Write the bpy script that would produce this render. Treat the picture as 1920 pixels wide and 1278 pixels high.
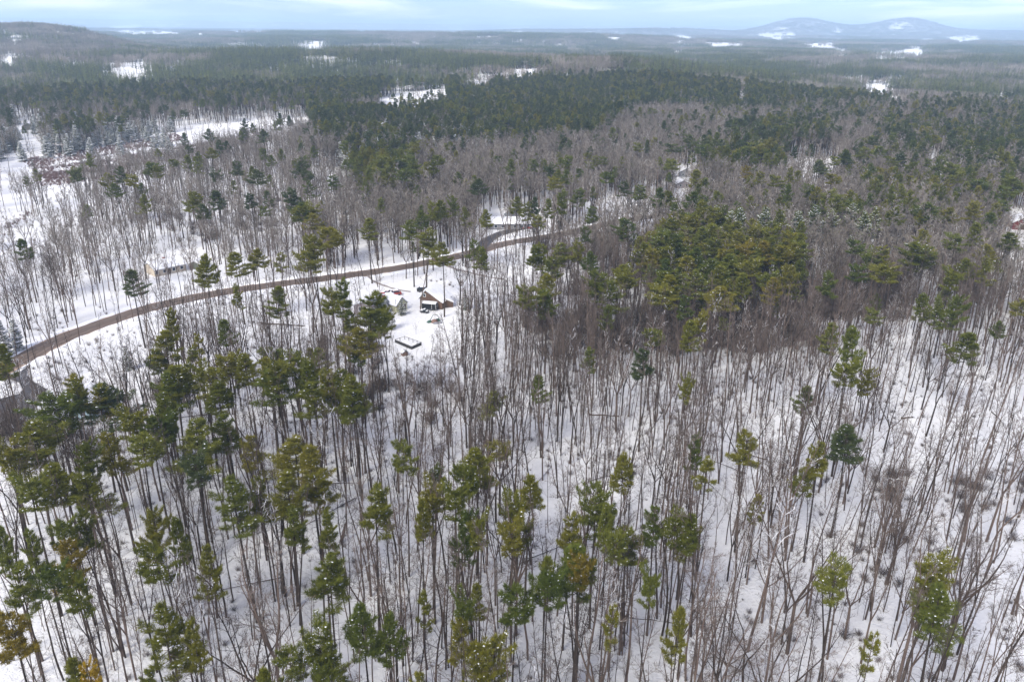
import bpy, math, random
import numpy as np
from mathutils import Matrix, Vector

for o in list(bpy.data.objects):
    bpy.data.objects.remove(o, do_unlink=True)
SC = bpy.context.scene
COL = SC.collection
R = math.radians

# ------------------------------------------------------------------ camera
CAM_H = 80.0                      # drone height above the clearing, metres
PITCH, ROLL, FPX = R(21.5), R(0.58), 1493.0   # 28 mm lens; FPX in photo pixels (1920 wide)
C0 = np.array([0.0, 0.0, CAM_H])
FW = np.array([0, math.cos(PITCH), -math.sin(PITCH)])
_r = np.array([1.0, 0, 0]); _u = np.array([0, math.sin(PITCH), math.cos(PITCH)])
RT = _r * math.cos(ROLL) + _u * math.sin(ROLL)
UP = -_r * math.sin(ROLL) + _u * math.cos(ROLL)
cd = bpy.data.cameras.new('camera'); cam = bpy.data.objects.new('camera', cd); COL.objects.link(cam)
cd.sensor_width = 36.0; cd.sensor_fit = 'HORIZONTAL'; cd.lens = 36.0 * FPX / 1920.0
cd.clip_start = 0.5; cd.clip_end = 120000.0
M = Matrix.Identity(4)
for i in range(3):
    M[i][0] = RT[i]; M[i][1] = UP[i]; M[i][2] = -FW[i]; M[i][3] = C0[i]
cam.matrix_world = M
SC.camera = cam

# ------------------------------------------------------------------ sky, sun, exposure
SUN_EL, SUN_AZ = R(42), R(215)    # azimuth clockwise from +Y: behind the camera, to the left
w = bpy.data.worlds.new('World'); SC.world = w; w.use_nodes = True
nt = w.node_tree; N = nt.nodes; L = nt.links
for n in list(N): N.remove(n)
out = N.new('ShaderNodeOutputWorld'); bg = N.new('ShaderNodeBackground'); bg.inputs['Strength'].default_value = 0.09
sky = N.new('ShaderNodeTexSky'); sky.sky_type = 'NISHITA'; sky.sun_disc = False
sky.sun_elevation = SUN_EL; sky.sun_rotation = SUN_AZ
sky.air_density = 1.0; sky.dust_density = 0.0; sky.ozone_density = 4.0; sky.altitude = 300
tint = N.new('ShaderNodeMix'); tint.data_type = 'RGBA'; tint.blend_type = 'MULTIPLY'
tint.inputs['Factor'].default_value = 1.0; tint.inputs['B'].default_value = (0.50, 0.585, 1.06, 1)
L.new(sky.outputs['Color'], tint.inputs['A'])
tc = N.new('ShaderNodeTexCoord'); mp = N.new('ShaderNodeMapping'); mp.inputs['Scale'].default_value = (2.2, 2.2, 26.0)
mp.inputs['Location'].default_value = (3.7, 1.3, 0.35)
L.new(tc.outputs['Generated'], mp.inputs['Vector'])
nz = N.new('ShaderNodeTexNoise'); nz.inputs['Scale'].default_value = 1.6; nz.inputs['Detail'].default_value = 6
nz.inputs['Roughness'].default_value = 0.55; nz.inputs['Distortion'].default_value = 0.6
L.new(mp.outputs['Vector'], nz.inputs['Vector'])
cr = N.new('ShaderNodeValToRGB'); cr.color_ramp.elements[0].position = 0.42; cr.color_ramp.elements[1].position = 0.70
L.new(nz.outputs['Fac'], cr.inputs['Fac'])
cm = N.new('ShaderNodeMix'); cm.data_type = 'RGBA'; cm.inputs['B'].default_value = (12.9, 12.4, 12.0, 1)
L.new(cr.outputs['Color'], cm.inputs['Factor']); L.new(tint.outputs['Result'], cm.inputs['A'])
L.new(cm.outputs['Result'], bg.inputs['Color']); L.new(bg.outputs['Background'], out.inputs['Surface'])

sd = bpy.data.lights.new('sun', 'SUN'); sun = bpy.data.objects.new('sun', sd); COL.objects.link(sun)
sd.energy = 2.6; sd.angle = R(24); sd.color = (1.0, 0.955, 0.85)
sv = Vector((math.sin(SUN_AZ) * math.cos(SUN_EL), math.cos(SUN_AZ) * math.cos(SUN_EL), math.sin(SUN_EL)))
sun.rotation_euler = sv.to_track_quat('Z', 'Y').to_euler(); sun.location = (0, -50, 300)
SC.view_settings.view_transform = 'Standard'; SC.view_settings.look = 'None'
SC.view_settings.gamma = 1.0; SC.view_settings.use_curve_mapping = False
SC.view_settings.exposure = 0.94
cy = SC.cycles
cy.max_bounces = 5; cy.diffuse_bounces = 4; cy.glossy_bounces = 1; cy.transmission_bounces = 1; cy.volume_bounces = 2
cy.transparent_max_bounces = 4; cy.caustics_reflective = False; cy.caustics_refractive = False
cy.use_denoising = True

# ------------------------------------------------------------------ terrain and pixel helpers
def rayd(px, py):
    return FW + (px - 960.0) / FPX * RT + (639.0 - py) / FPX * UP

def hz(px, dist):                 # a spot on the compass line through photo column px at the horizon
    d = rayd(px, 50); k = dist / math.hypot(d[0], d[1]); return d[0] * k, d[1] * k

HILLS = []                        # x, y, height, sigma across, sigma along, heading
def hill(px, dist, h, sl, sdp):
    x, y = hz(px, dist); HILLS.append((x, y, h, sl, sdp, math.atan2(x, y)))
hill(112, 2650, 37, 95, 420); hill(2, 2700, 32, 80, 420); hill(-190, 2600, 20, 260, 460); hill(220, 2500, 6, 150, 380)
hill(720, 1600, 25, 380, 200); hill(1190, 1180, 19, 130, 150); hill(1060, 1250, 10, 150, 160)
hill(640, 4600, 34, 700, 450); hill(1080, 4300, 28, 420, 400); hill(930, 5600, 18, 1200, 500)
hill(1485, 11000, 118, 300, 900); hill(1545, 11000, 50, 330, 800); hill(1702, 11200, 140, 300, 900)
hill(1600, 11600, 66, 1500, 900); hill(1250, 9500, 48, 900, 700); hill(1050, 9800, 36, 800, 700)
hill(1900, 12500, 60, 1300, 900)
for i, px in enumerate(range(-500, 2500, 210)):
    hill(px, 23000 + 900 * math.sin(i * 2.1), 66 + 8 * math.sin(i * 1.7), 2600, 1500)

def zf(x, y):
    x = np.asarray(x, float); y = np.asarray(y, float)
    r = np.hypot(x, y)
    k = np.clip((r - 300) / 900, 0, 1)
    z = (0.5 + 1.6 * k) * (np.sin(x / 47 + 0.7) * np.cos(y / 61 + 0.3) + 0.6 * np.sin((x + y) / 83))
    z = z + 3.0 * k * np.sin(x / 310 + y / 420)
    k2 = np.clip((r - 1900) / 1500, 0, 1) * np.clip((13000 - r) / 4000, 0, 1)
    z = z + k2 * (11 * np.sin(x / 290 + 1.5 * np.sin(y / 700)) * np.cos(y / 260 + x / 900) + 8 * np.sin(x / 620 - y / 350))
    for hx, hy, h, sl, sdp, a in HILLS:
        dx, dy = x - hx, y - hy
        al = dx * math.sin(a) + dy * math.cos(a); ac = dx * math.cos(a) - dy * math.sin(a)
        z = z + h * np.exp(-0.5 * ((ac / sl) ** 2 + (al / sdp) ** 2))
    return z

def at(px, py, h=0.0):            # where the ray through a photo pixel meets the terrain (or h metres above it)
    d = rayd(px, py); z = 0.0
    for _ in range(6):
        t = (CAM_H - h - z) / -d[2]
        x, y = C0[0] + d[0] * t, C0[1] + d[1] * t
        z = float(zf(x, y))
    return np.array([x, y, z])

def proj(x, y, z):
    v = np.stack([np.asarray(x, float), np.asarray(y, float), np.asarray(z, float) - CAM_H], -1)
    dep = v @ FW
    dep = np.where(dep > 1, dep, 1e-3)
    return 960 + FPX * (v @ RT) / dep, 639 - FPX * (v @ UP) / dep, dep

def inpoly(px, py, poly):
    px = np.asarray(px, float); py = np.asarray(py, float); r = np.zeros(px.shape, bool); n = len(poly)
    for i in range(n):
        x0, y0 = poly[i]; x1, y1 = poly[(i + 1) % n]
        if y0 == y1: continue
        c = (y0 > py) != (y1 > py)
        r ^= c & (px < (x1 - x0) * (py - y0) / (y1 - y0) + x0)
    return r

# ------------------------------------------------------------------ materials
def nodes(name):
    m = bpy.data.materials.new(name); m.use_nodes = True
    return m, m.node_tree.nodes, m.node_tree.links, m.node_tree.nodes['Principled BSDF']

def plain(name, col, rough=0.8, var=0.15, scale=3.0, bump=0.0, metal=0.0):
    m, n, l, b = nodes(name)
    t = n.new('ShaderNodeTexCoord'); x = n.new('ShaderNodeTexNoise'); x.inputs['Scale'].default_value = scale; x.inputs['Detail'].default_value = 5
    l.new(t.outputs['Object'], x.inputs['Vector'])
    r = n.new('ShaderNodeValToRGB')
    r.color_ramp.elements[0].position = 0.3; r.color_ramp.elements[1].position = 0.7
    r.color_ramp.elements[0].color = tuple(c * (1 - var) for c in col) + (1,)
    r.color_ramp.elements[1].color = tuple(min(1, c * (1 + var)) for c in col) + (1,)
    l.new(x.outputs['Fac'], r.inputs['Fac']); l.new(r.outputs['Color'], b.inputs['Base Color'])
    b.inputs['Roughness'].default_value = rough; b.inputs['Metallic'].default_value = metal
    b.inputs['Specular IOR Level'].default_value = 0.25
    if bump:
        u = n.new('ShaderNodeBump'); u.inputs['Strength'].default_value = bump; u.inputs['Distance'].default_value = 0.1
        l.new(x.outputs['Fac'], u.inputs['Height']); l.new(u.outputs['Normal'], b.inputs['Normal'])
    return m

def snow_mat():
    m, n, l, b = nodes('snow')
    t = n.new('ShaderNodeNewGeometry')
    a = n.new('ShaderNodeTexNoise'); a.inputs['Scale'].default_value = 0.16; a.inputs['Detail'].default_value = 9; a.inputs['Roughness'].default_value = 0.72
    f = n.new('ShaderNodeTexNoise'); f.inputs['Scale'].default_value = 1.7; f.inputs['Detail'].default_value = 7; f.inputs['Roughness'].default_value = 0.7
    for q in (a, f): l.new(t.outputs['Position'], q.inputs['Vector'])
    r = n.new('ShaderNodeValToRGB'); e = r.color_ramp.elements
    e[0].position = 0.34; e[0].color = (0.77, 0.765, 0.765, 1); e[1].position = 0.62; e[1].color = (0.88, 0.875, 0.87, 1)
    l.new(a.outputs['Fac'], r.inputs['Fac'])
    r2 = n.new('ShaderNodeValToRGB'); e = r2.color_ramp.elements     # weeds and litter poking out
    e[0].position = 0.56; e[0].color = (0, 0, 0, 1); e[1].position = 0.76; e[1].color = (0.42, 0.42, 0.42, 1)
    l.new(f.outputs['Fac'], r2.inputs['Fac'])
    mx = n.new('ShaderNodeMix'); mx.data_type = 'RGBA'; mx.inputs['B'].default_value = (0.36, 0.32, 0.30, 1)
    l.new(r2.outputs['Color'], mx.inputs['Factor']); l.new(r.outputs['Color'], mx.inputs['A'])
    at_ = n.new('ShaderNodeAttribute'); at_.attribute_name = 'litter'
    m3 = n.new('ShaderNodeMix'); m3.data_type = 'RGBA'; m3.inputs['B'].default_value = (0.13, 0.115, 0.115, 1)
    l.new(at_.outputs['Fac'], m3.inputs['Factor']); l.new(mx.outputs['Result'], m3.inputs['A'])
    l.new(m3.outputs['Result'], b.inputs['Base Color'])
    b.inputs['Roughness'].default_value = 0.75; b.inputs['Specular IOR Level'].default_value = 0.2
    u = n.new('ShaderNodeBump'); u.inputs['Strength'].default_value = 0.9; u.inputs['Distance'].default_value = 0.6
    l.new(f.outputs['Fac'], u.inputs['Height']); l.new(u.outputs['Normal'], b.inputs['Normal'])
    return m

def needle_mat(name, dark, light, sat=1.0):
    m, n, l, b = nodes(name)
    a = n.new('ShaderNodeAttribute'); a.attribute_name = 'tone'
    oi = n.new('ShaderNodeObjectInfo')
    r = n.new('ShaderNodeValToRGB'); e = r.color_ramp.elements
    e[0].position = 0.05; e[0].color = dark + (1,); e[1].position = 0.95; e[1].color = light + (1,)
    l.new(a.outputs['Fac'], r.inputs['Fac'])
    h = n.new('ShaderNodeHueSaturation')
    ma = n.new('ShaderNodeMapRange'); ma.inputs['To Min'].default_value = 0.488; ma.inputs['To Max'].default_value = 0.53
    mb = n.new('ShaderNodeMapRange'); mb.inputs['To Min'].default_value = 1.25; mb.inputs['To Max'].default_value = 0.75
    l.new(oi.outputs['Random'], ma.inputs['Value']); l.new(oi.outputs['Random'], mb.inputs['Value'])
    l.new(ma.outputs['Result'], h.inputs['Hue']); l.new(mb.outputs['Result'], h.inputs['Value'])
    h.inputs['Saturation'].default_value = sat
    l.new(r.outputs['Color'], h.inputs['Color']); l.new(h.outputs['Color'], b.inputs['Base Color'])
    b.inputs['Roughness'].default_value = 0.65; b.inputs['Specular IOR Level'].default_value = 0.25
    tr = n.new('ShaderNodeBsdfTranslucent'); l.new(h.outputs['Color'], tr.inputs['Color'])
    mx = n.new('ShaderNodeMixShader'); mx.inputs['Fac'].default_value = 0.35
    l.new(b.outputs['BSDF'], mx.inputs[1]); l.new(tr.outputs['BSDF'], mx.inputs[2])
    l.new(mx.outputs['Shader'], n['Material Output'].inputs['Surface'])
    return m

def bark_mat(name, c0, c1):
    m, n, l, b = nodes(name)
    t = n.new('ShaderNodeTexCoord'); oi = n.new('ShaderNodeObjectInfo')
    mp = n.new('ShaderNodeMapping'); mp.inputs['Scale'].default_value = (4, 4, 0.5); l.new(t.outputs['Object'], mp.inputs['Vector'])
    x = n.new('ShaderNodeTexNoise'); x.inputs['Scale'].default_value = 1.2; x.inputs['Detail'].default_value = 4
    l.new(mp.outputs['Vector'], x.inputs['Vector'])
    ad = n.new('ShaderNodeMath'); ad.operation = 'ADD'; l.new(x.outputs['Fac'], ad.inputs[0])
    ms = n.new('ShaderNodeMath'); ms.operation = 'MULTIPLY_ADD'; ms.inputs[1].default_value = 0.7; ms.inputs[2].default_value = -0.35
    l.new(oi.outputs['Random'], ms.inputs[0]); l.new(ms.outputs['Value'], ad.inputs[1])
    r = n.new('ShaderNodeValToRGB'); e = r.color_ramp.elements
    e[0].position = 0.25; e[0].color = c0 + (1,); e[1].position = 0.8; e[1].color = c1 + (1,)
    l.new(ad.outputs['Value'], r.inputs['Fac']); l.new(r.outputs['Color'], b.inputs['Base Color'])
    b.inputs['Roughness'].default_value = 0.9; b.inputs['Specular IOR Level'].default_value = 0.1
    return m

SNOW = snow_mat()
CAPSNOW = plain('fresh_snow', (0.84, 0.845, 0.86), 0.7, 0.03, 1.5, 0.2)
NEEDLE = {
    'olive': needle_mat('needles_olive', (0.042, 0.050, 0.008), (0.285, 0.265, 0.030)),
    'green': needle_mat('needles_green', (0.034, 0.048, 0.010), (0.230, 0.245, 0.034)),
    'golden': needle_mat('needles_golden', (0.070, 0.062, 0.008), (0.300, 0.245, 0.026)),
    'yellow': needle_mat('needles_yellow', (0.16, 0.105, 0.008), (0.58, 0.37, 0.02)),
    'dark': needle_mat('needles_dark', (0.024, 0.036, 0.014), (0.140, 0.162, 0.050)),
}
BARK = bark_mat('bark_hardwood', (0.036, 0.027, 0.022), (0.140, 0.102, 0.082))
PBARK = bark_mat('bark_pine', (0.036, 0.028, 0.023), (0.100, 0.076, 0.062))
TWIG = bark_mat('twig_hardwood', (0.066, 0.051, 0.042), (0.170, 0.135, 0.114))
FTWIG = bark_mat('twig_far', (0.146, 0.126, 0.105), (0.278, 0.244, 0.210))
BRUSHM = bark_mat('twig_brush', (0.060, 0.048, 0.042), (0.140, 0.112, 0.098))
REDBRUSH = bark_mat('twig_red_brush', (0.130, 0.075, 0.068), (0.230, 0.150, 0.140))
BIRCH = bark_mat('bark_birch', (0.32, 0.30, 0.28), (0.62, 0.60, 0.57))

# ------------------------------------------------------------------ mesh helpers
class MB:
    def __init__(s): s.v = []; s.f = []; s.m = []
    def add(s, v, f, mi=0):
        b = len(s.v); s.v.extend([tuple(p) for p in v]); s.f.extend([tuple(i + b for i in q) for q in f]); s.m.extend([mi] * len(f))
    def box(s, c, d, rz=0.0, mi=0):
        hx, hy, hz_ = d[0] / 2, d[1] / 2, d[2] / 2; ca, sa = math.cos(rz), math.sin(rz); v = []
        for z in (-hz_, hz_):
            for x, y in ((-hx, -hy), (hx, -hy), (hx, hy), (-hx, hy)):
                v.append((c[0] + x * ca - y * sa, c[1] + x * sa + y * ca, c[2] + z))
        s.add(v, [(3, 2, 1, 0), (4, 5, 6, 7), (0, 1, 5, 4), (1, 2, 6, 5), (2, 3, 7, 6), (3, 0, 4, 7)], mi)
    def tube(s, pts, rad, n=5, mi=0, tip=False):
        pts = [np.asarray(p, float) for p in pts]; k = len(pts); rings = []
        d0 = pts[-1] - pts[0]; ref = np.array([0, 0, 1.0]) if abs(d0[2]) < 0.8 * np.linalg.norm(d0) + 1e-9 else np.array([1.0, 0, 0])
        a = np.cross(d0, ref); a /= np.linalg.norm(a) + 1e-9; b2 = np.cross(d0, a); b2 /= np.linalg.norm(b2) + 1e-9
        v = []; f = []
        last = k - 1 if tip else k
        for i in range(last):
            for j in range(n):
                q = 2 * math.pi * j / n; v.append(pts[i] + rad[i] * (a * math.cos(q) + b2 * math.sin(q)))
        for i in range(last - 1):
            for j in range(n):
                j2 = (j + 1) % n; f.append((i * n + j, (i + 1) * n + j, (i + 1) * n + j2, i * n + j2))
        if tip:
            v.append(pts[-1]); t = len(v) - 1; i = last - 1
            for j in range(n): f.append((i * n + j, t, i * n + (j + 1) % n))
        else:
            f.append(tuple((last - 1) * n + n - 1 - j for j in range(n)))
        s.add(v, f, mi)
    def mesh(s, name, mats, smooth=False):
        me = bpy.data.meshes.new(name); me.from_pydata(s.v, [], s.f)
        for m in mats: me.materials.append(m)
        if len(mats) > 1: me.polygons.foreach_set('material_index', s.m)
        if smooth: me.polygons.foreach_set('use_smooth', [True] * len(s.f))
        me.update(); return me

def link(name, me, parent=None):
    o = bpy.data.objects.new(name, me); COL.objects.link(o)
    if parent is not None: o.parent = parent
    return o
def tag(o, label, cat, group=None, kind=None):
    if label: o['label'] = label
    if cat: o['category'] = cat
    if group: o['group'] = group
    if kind: o['kind'] = kind
    return o
def empty(name, loc, rz=0.0, sc=(1, 1, 1)):
    o = bpy.data.objects.new(name, None); COL.objects.link(o)
    o.location = tuple(loc); o.rotation_euler = (0, 0, rz); o.scale = sc; o.empty_display_size = 0.5
    return o
def struct(name, me, label=None):
    o = link(name, me); o['kind'] = 'structure'
    if label: o['label'] = label
    return o

# ------------------------------------------------------------------ areas read off the photograph (pixels of the ground there)
ROAD_PX = [(-120, 752), (-40, 712), (0, 694), (60, 664), (120, 634), (200, 604), (280, 578), (350, 561), (420, 548), (500, 536), (580, 526), (650, 517),
           (720, 507), (790, 495), (850, 483), (890, 473), (920, 464), (960, 455), (1010, 447), (1060, 438), (1110, 427), (1160, 416), (1230, 405), (1330, 388), (1480, 360), (1600, 345)]
DRIVE_PX = [(905, 466), (915, 450), (940, 438), (965, 431), (990, 425), (1020, 419)]
PATH_PX = [(826, 490), (850, 503), (880, 511), (915, 519), (945, 524)]
LANE_PX = [(688, 514), (700, 527), (722, 536), (745, 543), (770, 547)]
APRON_PX = [(4, 700), (24, 706), (52, 688), (50, 704), (62, 716), (88, 730), (74, 752), (60, 778), (-30, 800), (-30, 760), (8, 746), (36, 739), (43, 731), (36, 718), (20, 712), (-4, 709)]
OPEN = [  # no hardwood stands on this ground
    [(100, 722), (150, 702), (215, 694), (262, 690), (288, 715), (262, 752), (180, 760), (95, 752)],      # lower left clearing
    [(655, 560), (700, 540), (790, 530), (850, 545), (862, 600), (838, 650), (770, 668), (722, 650), (720, 600), (660, 590)],  # yard
    [(275, 470), (385, 466), (392, 520), (285, 535)],
    [(0, 410), (40, 400), (80, 440), (60, 480), (10, 490)],
    [(70, 330), (150, 340), (140, 395), (90, 380)],
    [(895, 400), (1035, 392), (1035, 432), (900, 440)],
    [(1120, 375), (1250, 378), (1250, 408), (1130, 412)],
    [(1470, 300), (1570, 300), (1570, 332), (1470, 340)],
    [(1880, 400), (1960, 400), (1960, 440), (1875, 440)],
    [(60, 745), (230, 745), (230, 800), (60, 800)],
    [(575, 316), (650, 316), (650, 362), (600, 350)],
]
CUT = [  # kept clear by the power line: neither base nor crown may show here
    [(0, 290), (45, 292), (130, 290), (240, 268), (330, 246), (352, 236), (420, 232), (500, 226), (580, 219), (580, 236), (480, 246), (420, 262), (330, 275), (240, 292), (160, 306), (100, 316), (0, 336)],
    [(700, 188), (760, 172), (840, 166), (838, 178), (800, 190), (730, 200)],
    [(858, 152), (905, 146), (930, 148), (925, 157), (870, 160)],
    [(938, 146), (968, 132), (1010, 124), (1012, 130), (975, 142), (945, 152)],
]
FAR_OPEN = [
    [(178, 138), (215, 126), (265, 121), (266, 130), (240, 136), (195, 141)],
    [(0, 109), (20, 108), (55, 114), (52, 121), (0, 121)],
    [(548, 92), (572, 79), (600, 83), (622, 93), (600, 97)],
    [(1422, 64), (1450, 60), (1492, 64), (1478, 76), (1430, 73)], [(1500, 81), (1572, 81), (1570, 88), (1512, 88)],
    [(1325, 82), (1385, 80), (1390, 86), (1335, 87)], [(1262, 65), (1290, 67), (1312, 76), (1270, 73)],
    [(1568, 54), (1580, 54), (1575, 63), (1564, 62)], [(1560, 96), (1600, 92), (1590, 104), (1562, 102)],
    [(1625, 98), (1740, 94), (1740, 108), (1640, 109)], [(1700, 87), (1735, 86), (1730, 95), (1706, 95)],
    [(1596, 158), (1640, 162), (1700, 171), (1690, 177), (1630, 173)], [(1730, 74), (1750, 73), (1748, 80), (1732, 79)],
    [(1778, 69), (1830, 67), (1838, 77), (1785, 80)], [(1262, 96), (1285, 90), (1284, 97), (1270, 100)],
    [(205, 50), (262, 47), (260, 54), (212, 55)], [(215, 60), (300, 58), (350, 63), (340, 66), (220, 66)], [(430, 58), (500, 57), (500, 61), (440, 62)],
    [(845, 60), (868, 59), (866, 64), (848, 64)], [(950, 60), (985, 59), (980, 63), (955, 63)], [(1130, 70), (1180, 70), (1172, 73), (1140, 74)],
    [(1598, 178), (1604, 178), (1604, 186), (1598, 186)], [(1384, 172), (1396, 172), (1394, 186), (1386, 186)],
    [(0, 60), (22, 58), (18, 66), (0, 66)], [(1660, 175), (1710, 180), (1700, 186), (1665, 183)], [(1880, 128), (1905, 126), (1905, 132), (1882, 134)],
]
# share of evergreens by where the crown shows
CONIFER = [
    (0.45, [(-200, 40), (350, 60), (450, 100), (420, 130), (150, 150), (-200, 160)]),
    (0.55, [(-200, 75), (60, 78), (150, 90), (300, 82), (300, 92), (140, 105), (-200, 100)]),
    (0.52, [(-200, 165), (150, 148), (420, 128), (660, 150), (640, 205), (540, 205), (330, 190), (-200, 205)]),
    (0.45, [(-200, 205), (350, 200), (350, 245), (100, 255), (-200, 275)]),
    (0.60, [(400, 66), (640, 64), (1050, 80), (1100, 112), (1040, 118), (1000, 126), (860, 158), (700, 186), (560, 196), (640, 150), (560, 116), (430, 112)]),
    (0.90, [(430, 100), (560, 96), (760, 90), (1030, 110), (1000, 128), (860, 152), (700, 180), (600, 150), (520, 118)]),
    (0.80, [(850, 160), (1030, 126), (1170, 110), (1300, 135), (1330, 190), (1190, 196), (1110, 245), (880, 256), (720, 262), (590, 250), (580, 205), (700, 198)]),
    (0.75, [(620, 240), (780, 240), (780, 330), (700, 345), (640, 300)]),
    (0.56, [(1050, 82), (1350, 82), (1500, 92), (2100, 95), (2100, 175), (1700, 165), (1500, 148), (1300, 136), (1170, 110)]),
    (0.72, [(1300, 140), (1420, 150), (1560, 155), (1710, 185), (1650, 198), (1500, 205), (1330, 200)]),
    (0.25, [(1450, 190), (2100, 180), (2100, 225), (1450, 225)]),
    (0.62, [(1360, 228), (1560, 226), (1560, 262), (1360, 260)]),
    (0.55, [(1280, 262), (1480, 262), (1480, 300), (1280, 300)]),
    (0.42, [(1660, 220), (2100, 215), (2100, 290), (1660, 285)]),
    (0.2, [(1560, 300), (2100, 290), (2100, 400), (1700, 400)]),
    (0.62, [(1230, 405), (1510, 425), (1500, 540), (1240, 540)]),
    (0.15, [(0, 780), (240, 770), (300, 900), (200, 1060), (0, 1100)]),
    (0.22, [(280, 640), (700, 650), (700, 760), (300, 800)]),
    (0.60, [(1540, 375), (1650, 375), (1650, 425), (1500, 425)]),
]
THICK = [  # low dark brush: polygon, plants per hectare, height
    ([(1790, 900), (1925, 890), (1930, 960), (1770, 965)], 1300, 3.2), ([(1640, 900), (1700, 890), (1710, 935), (1640, 945)], 1500, 3.2),
    ([(1530, 985), (1900, 960), (1900, 1060), (1560, 1100)], 220, 2.6),
    ([(690, 715), (860, 705), (880, 790), (700, 800)], 420, 4.0), ([(980, 590), (1560, 570), (1560, 660), (1000, 670)], 900, 6.5),
    ([(1260, 540), (1700, 520), (1700, 600), (1260, 600)], 700, 7.0), ([(-20, 775), (160, 775), (180, 860), (-20, 860)], 800, 5.0),
    ([(600, 640), (720, 640), (720, 730), (600, 720)], 500, 4.0), ([(230, 700), (420, 720), (420, 800), (250, 790)], 500, 3.5),
    ([(280, 380), (560, 360), (560, 440), (300, 460)], 170, 4.0), ([(1000, 430), (1250, 430), (1250, 560), (1050, 560)], 380, 6.0),
    ([(1250, 990), (1920, 980), (1920, 1300), (1250, 1300)], 90, 1.8),
]
REDB = [([(40, 300), (330, 250), (345, 262), (200, 292), (60, 318)], 3500, 1.5), ([(60, 318), (330, 278), (480, 250), (470, 268), (330, 300), (80, 340)], 2200, 1.6),
        ([(60, 328), (250, 310), (250, 330), (80, 352)], 2600, 1.7), ([(0, 430), (50, 395), (60, 402), (10, 445)], 1500, 1.5)]

def poly_world(P): return [tuple(at(*p)[:2]) for p in P]
def smooth_line(P, step=2.0):
    W = np.array([at(*p)[:2] for p in P]); n = len(W); out = []
    for i in range(n - 1):
        p0 = W[max(i - 1, 0)]; p1 = W[i]; p2 = W[i + 1]; p3 = W[min(i + 2, n - 1)]
        k = max(2, int(np.linalg.norm(p2 - p1) / step))
        for j in range(k):
            t = j / k
            out.append(0.5 * (2 * p1 + (p2 - p0) * t + (2 * p0 - 5 * p1 + 4 * p2 - p3) * t * t + (3 * p1 - p0 - 3 * p2 + p3) * t ** 3))
    out.append(W[-1]); return np.array(out)
ROAD = smooth_line(ROAD_PX); DRIVE = smooth_line(DRIVE_PX, 1.5); PATH = smooth_line(PATH_PX, 1.5); LANE = smooth_line(LANE_PX, 1.5)
def near_line(x, y, Ln):
    x = np.asarray(x, float).ravel(); y = np.asarray(y, float).ravel(); d = np.full(x.shape, 1e9)
    for p in Ln[::2]: d = np.minimum(d, np.hypot(x - p[0], y - p[1]))
    return d

# ------------------------------------------------------------------ ground: one sheet out to the horizon
def build_ground():
    rr = [0.0]; r = 4.0
    while r < 46000: rr.append(r); r *= 1.021 if r > 60 else 1.12
    rr = np.array(rr[1:]); th = np.concatenate([np.linspace(-52, 52, 417), np.linspace(52, 308, 130)[1:-1]])
    th = np.radians(th); T, RR = np.meshgrid(th, rr)
    X, Y = RR * np.sin(T), RR * np.cos(T); Z = zf(X, Y)
    nr, nc = X.shape
    V = np.stack([X, Y, Z], -1).reshape(-1, 3)
    i, j = np.meshgrid(np.arange(nr - 1), np.arange(nc), indexing='ij'); j2 = (j + 1) % nc
    F = np.stack([i * nc + j, i * nc + j2, (i + 1) * nc + j2, (i + 1) * nc + j], -1).reshape(-1, 4)
    F = F[:, ::-1]
    me = bpy.data.meshes.new('ground')
    verts = V.tolist() + [[0, 0, float(zf(0, 0))]]
    faces = F.tolist() + [[len(V), k, (k + 1) % nc][::-1] for k in range(nc)]
    me.from_pydata(verts, [], faces); me.materials.append(SNOW)
    me.polygons.foreach_set('use_smooth', [True] * len(faces))
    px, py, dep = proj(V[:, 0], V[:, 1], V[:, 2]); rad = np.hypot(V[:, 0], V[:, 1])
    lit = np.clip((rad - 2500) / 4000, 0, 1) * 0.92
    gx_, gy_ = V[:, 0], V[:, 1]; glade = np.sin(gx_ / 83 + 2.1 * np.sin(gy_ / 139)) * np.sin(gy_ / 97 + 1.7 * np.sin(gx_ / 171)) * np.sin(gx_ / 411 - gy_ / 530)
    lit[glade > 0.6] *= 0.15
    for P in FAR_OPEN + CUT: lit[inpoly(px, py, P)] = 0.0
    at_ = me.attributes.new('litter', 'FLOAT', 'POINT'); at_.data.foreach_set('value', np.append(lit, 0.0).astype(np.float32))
    me.update(); return struct('ground', me, 'snow covered ground running out to wooded hills on the horizon')
build_ground()

def ribbon(name, Ln, half, lift, mat, jitter=0.0, seed=1, prof=None, tex=None):
    rnd = random.Random(seed); n = len(Ln); v = []; f = []; ac = []
    cols = prof or [(-1, 0), (-0.5, 0.03), (0, 0.05), (0.5, 0.03), (1, 0)]
    for i in range(n):
        t = Ln[min(i + 1, n - 1)] - Ln[max(i - 1, 0)]; t = t / (np.linalg.norm(t) + 1e-9); nn = np.array([-t[1], t[0]])
        hw = half * (1 + jitter * (rnd.random() - 0.5))
        for a, h in cols:
            p = Ln[i] + nn * a * hw; v.append((p[0], p[1], float(zf(p[0], p[1])) + lift + h)); ac.append(a)
    k = len(cols)
    for i in range(n - 1):
        for j in range(k - 1): f.append((i * k + j, i * k + j + 1, (i + 1) * k + j + 1, (i + 1) * k + j))
    f = [q[::-1] for q in f]
    me = bpy.data.meshes.new(name); me.from_pydata(v, [], f); me.materials.append(mat)
    a = me.attributes.new('across', 'FLOAT', 'POINT'); a.data.foreach_set('value', ac)
    me.update(); return me

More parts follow.
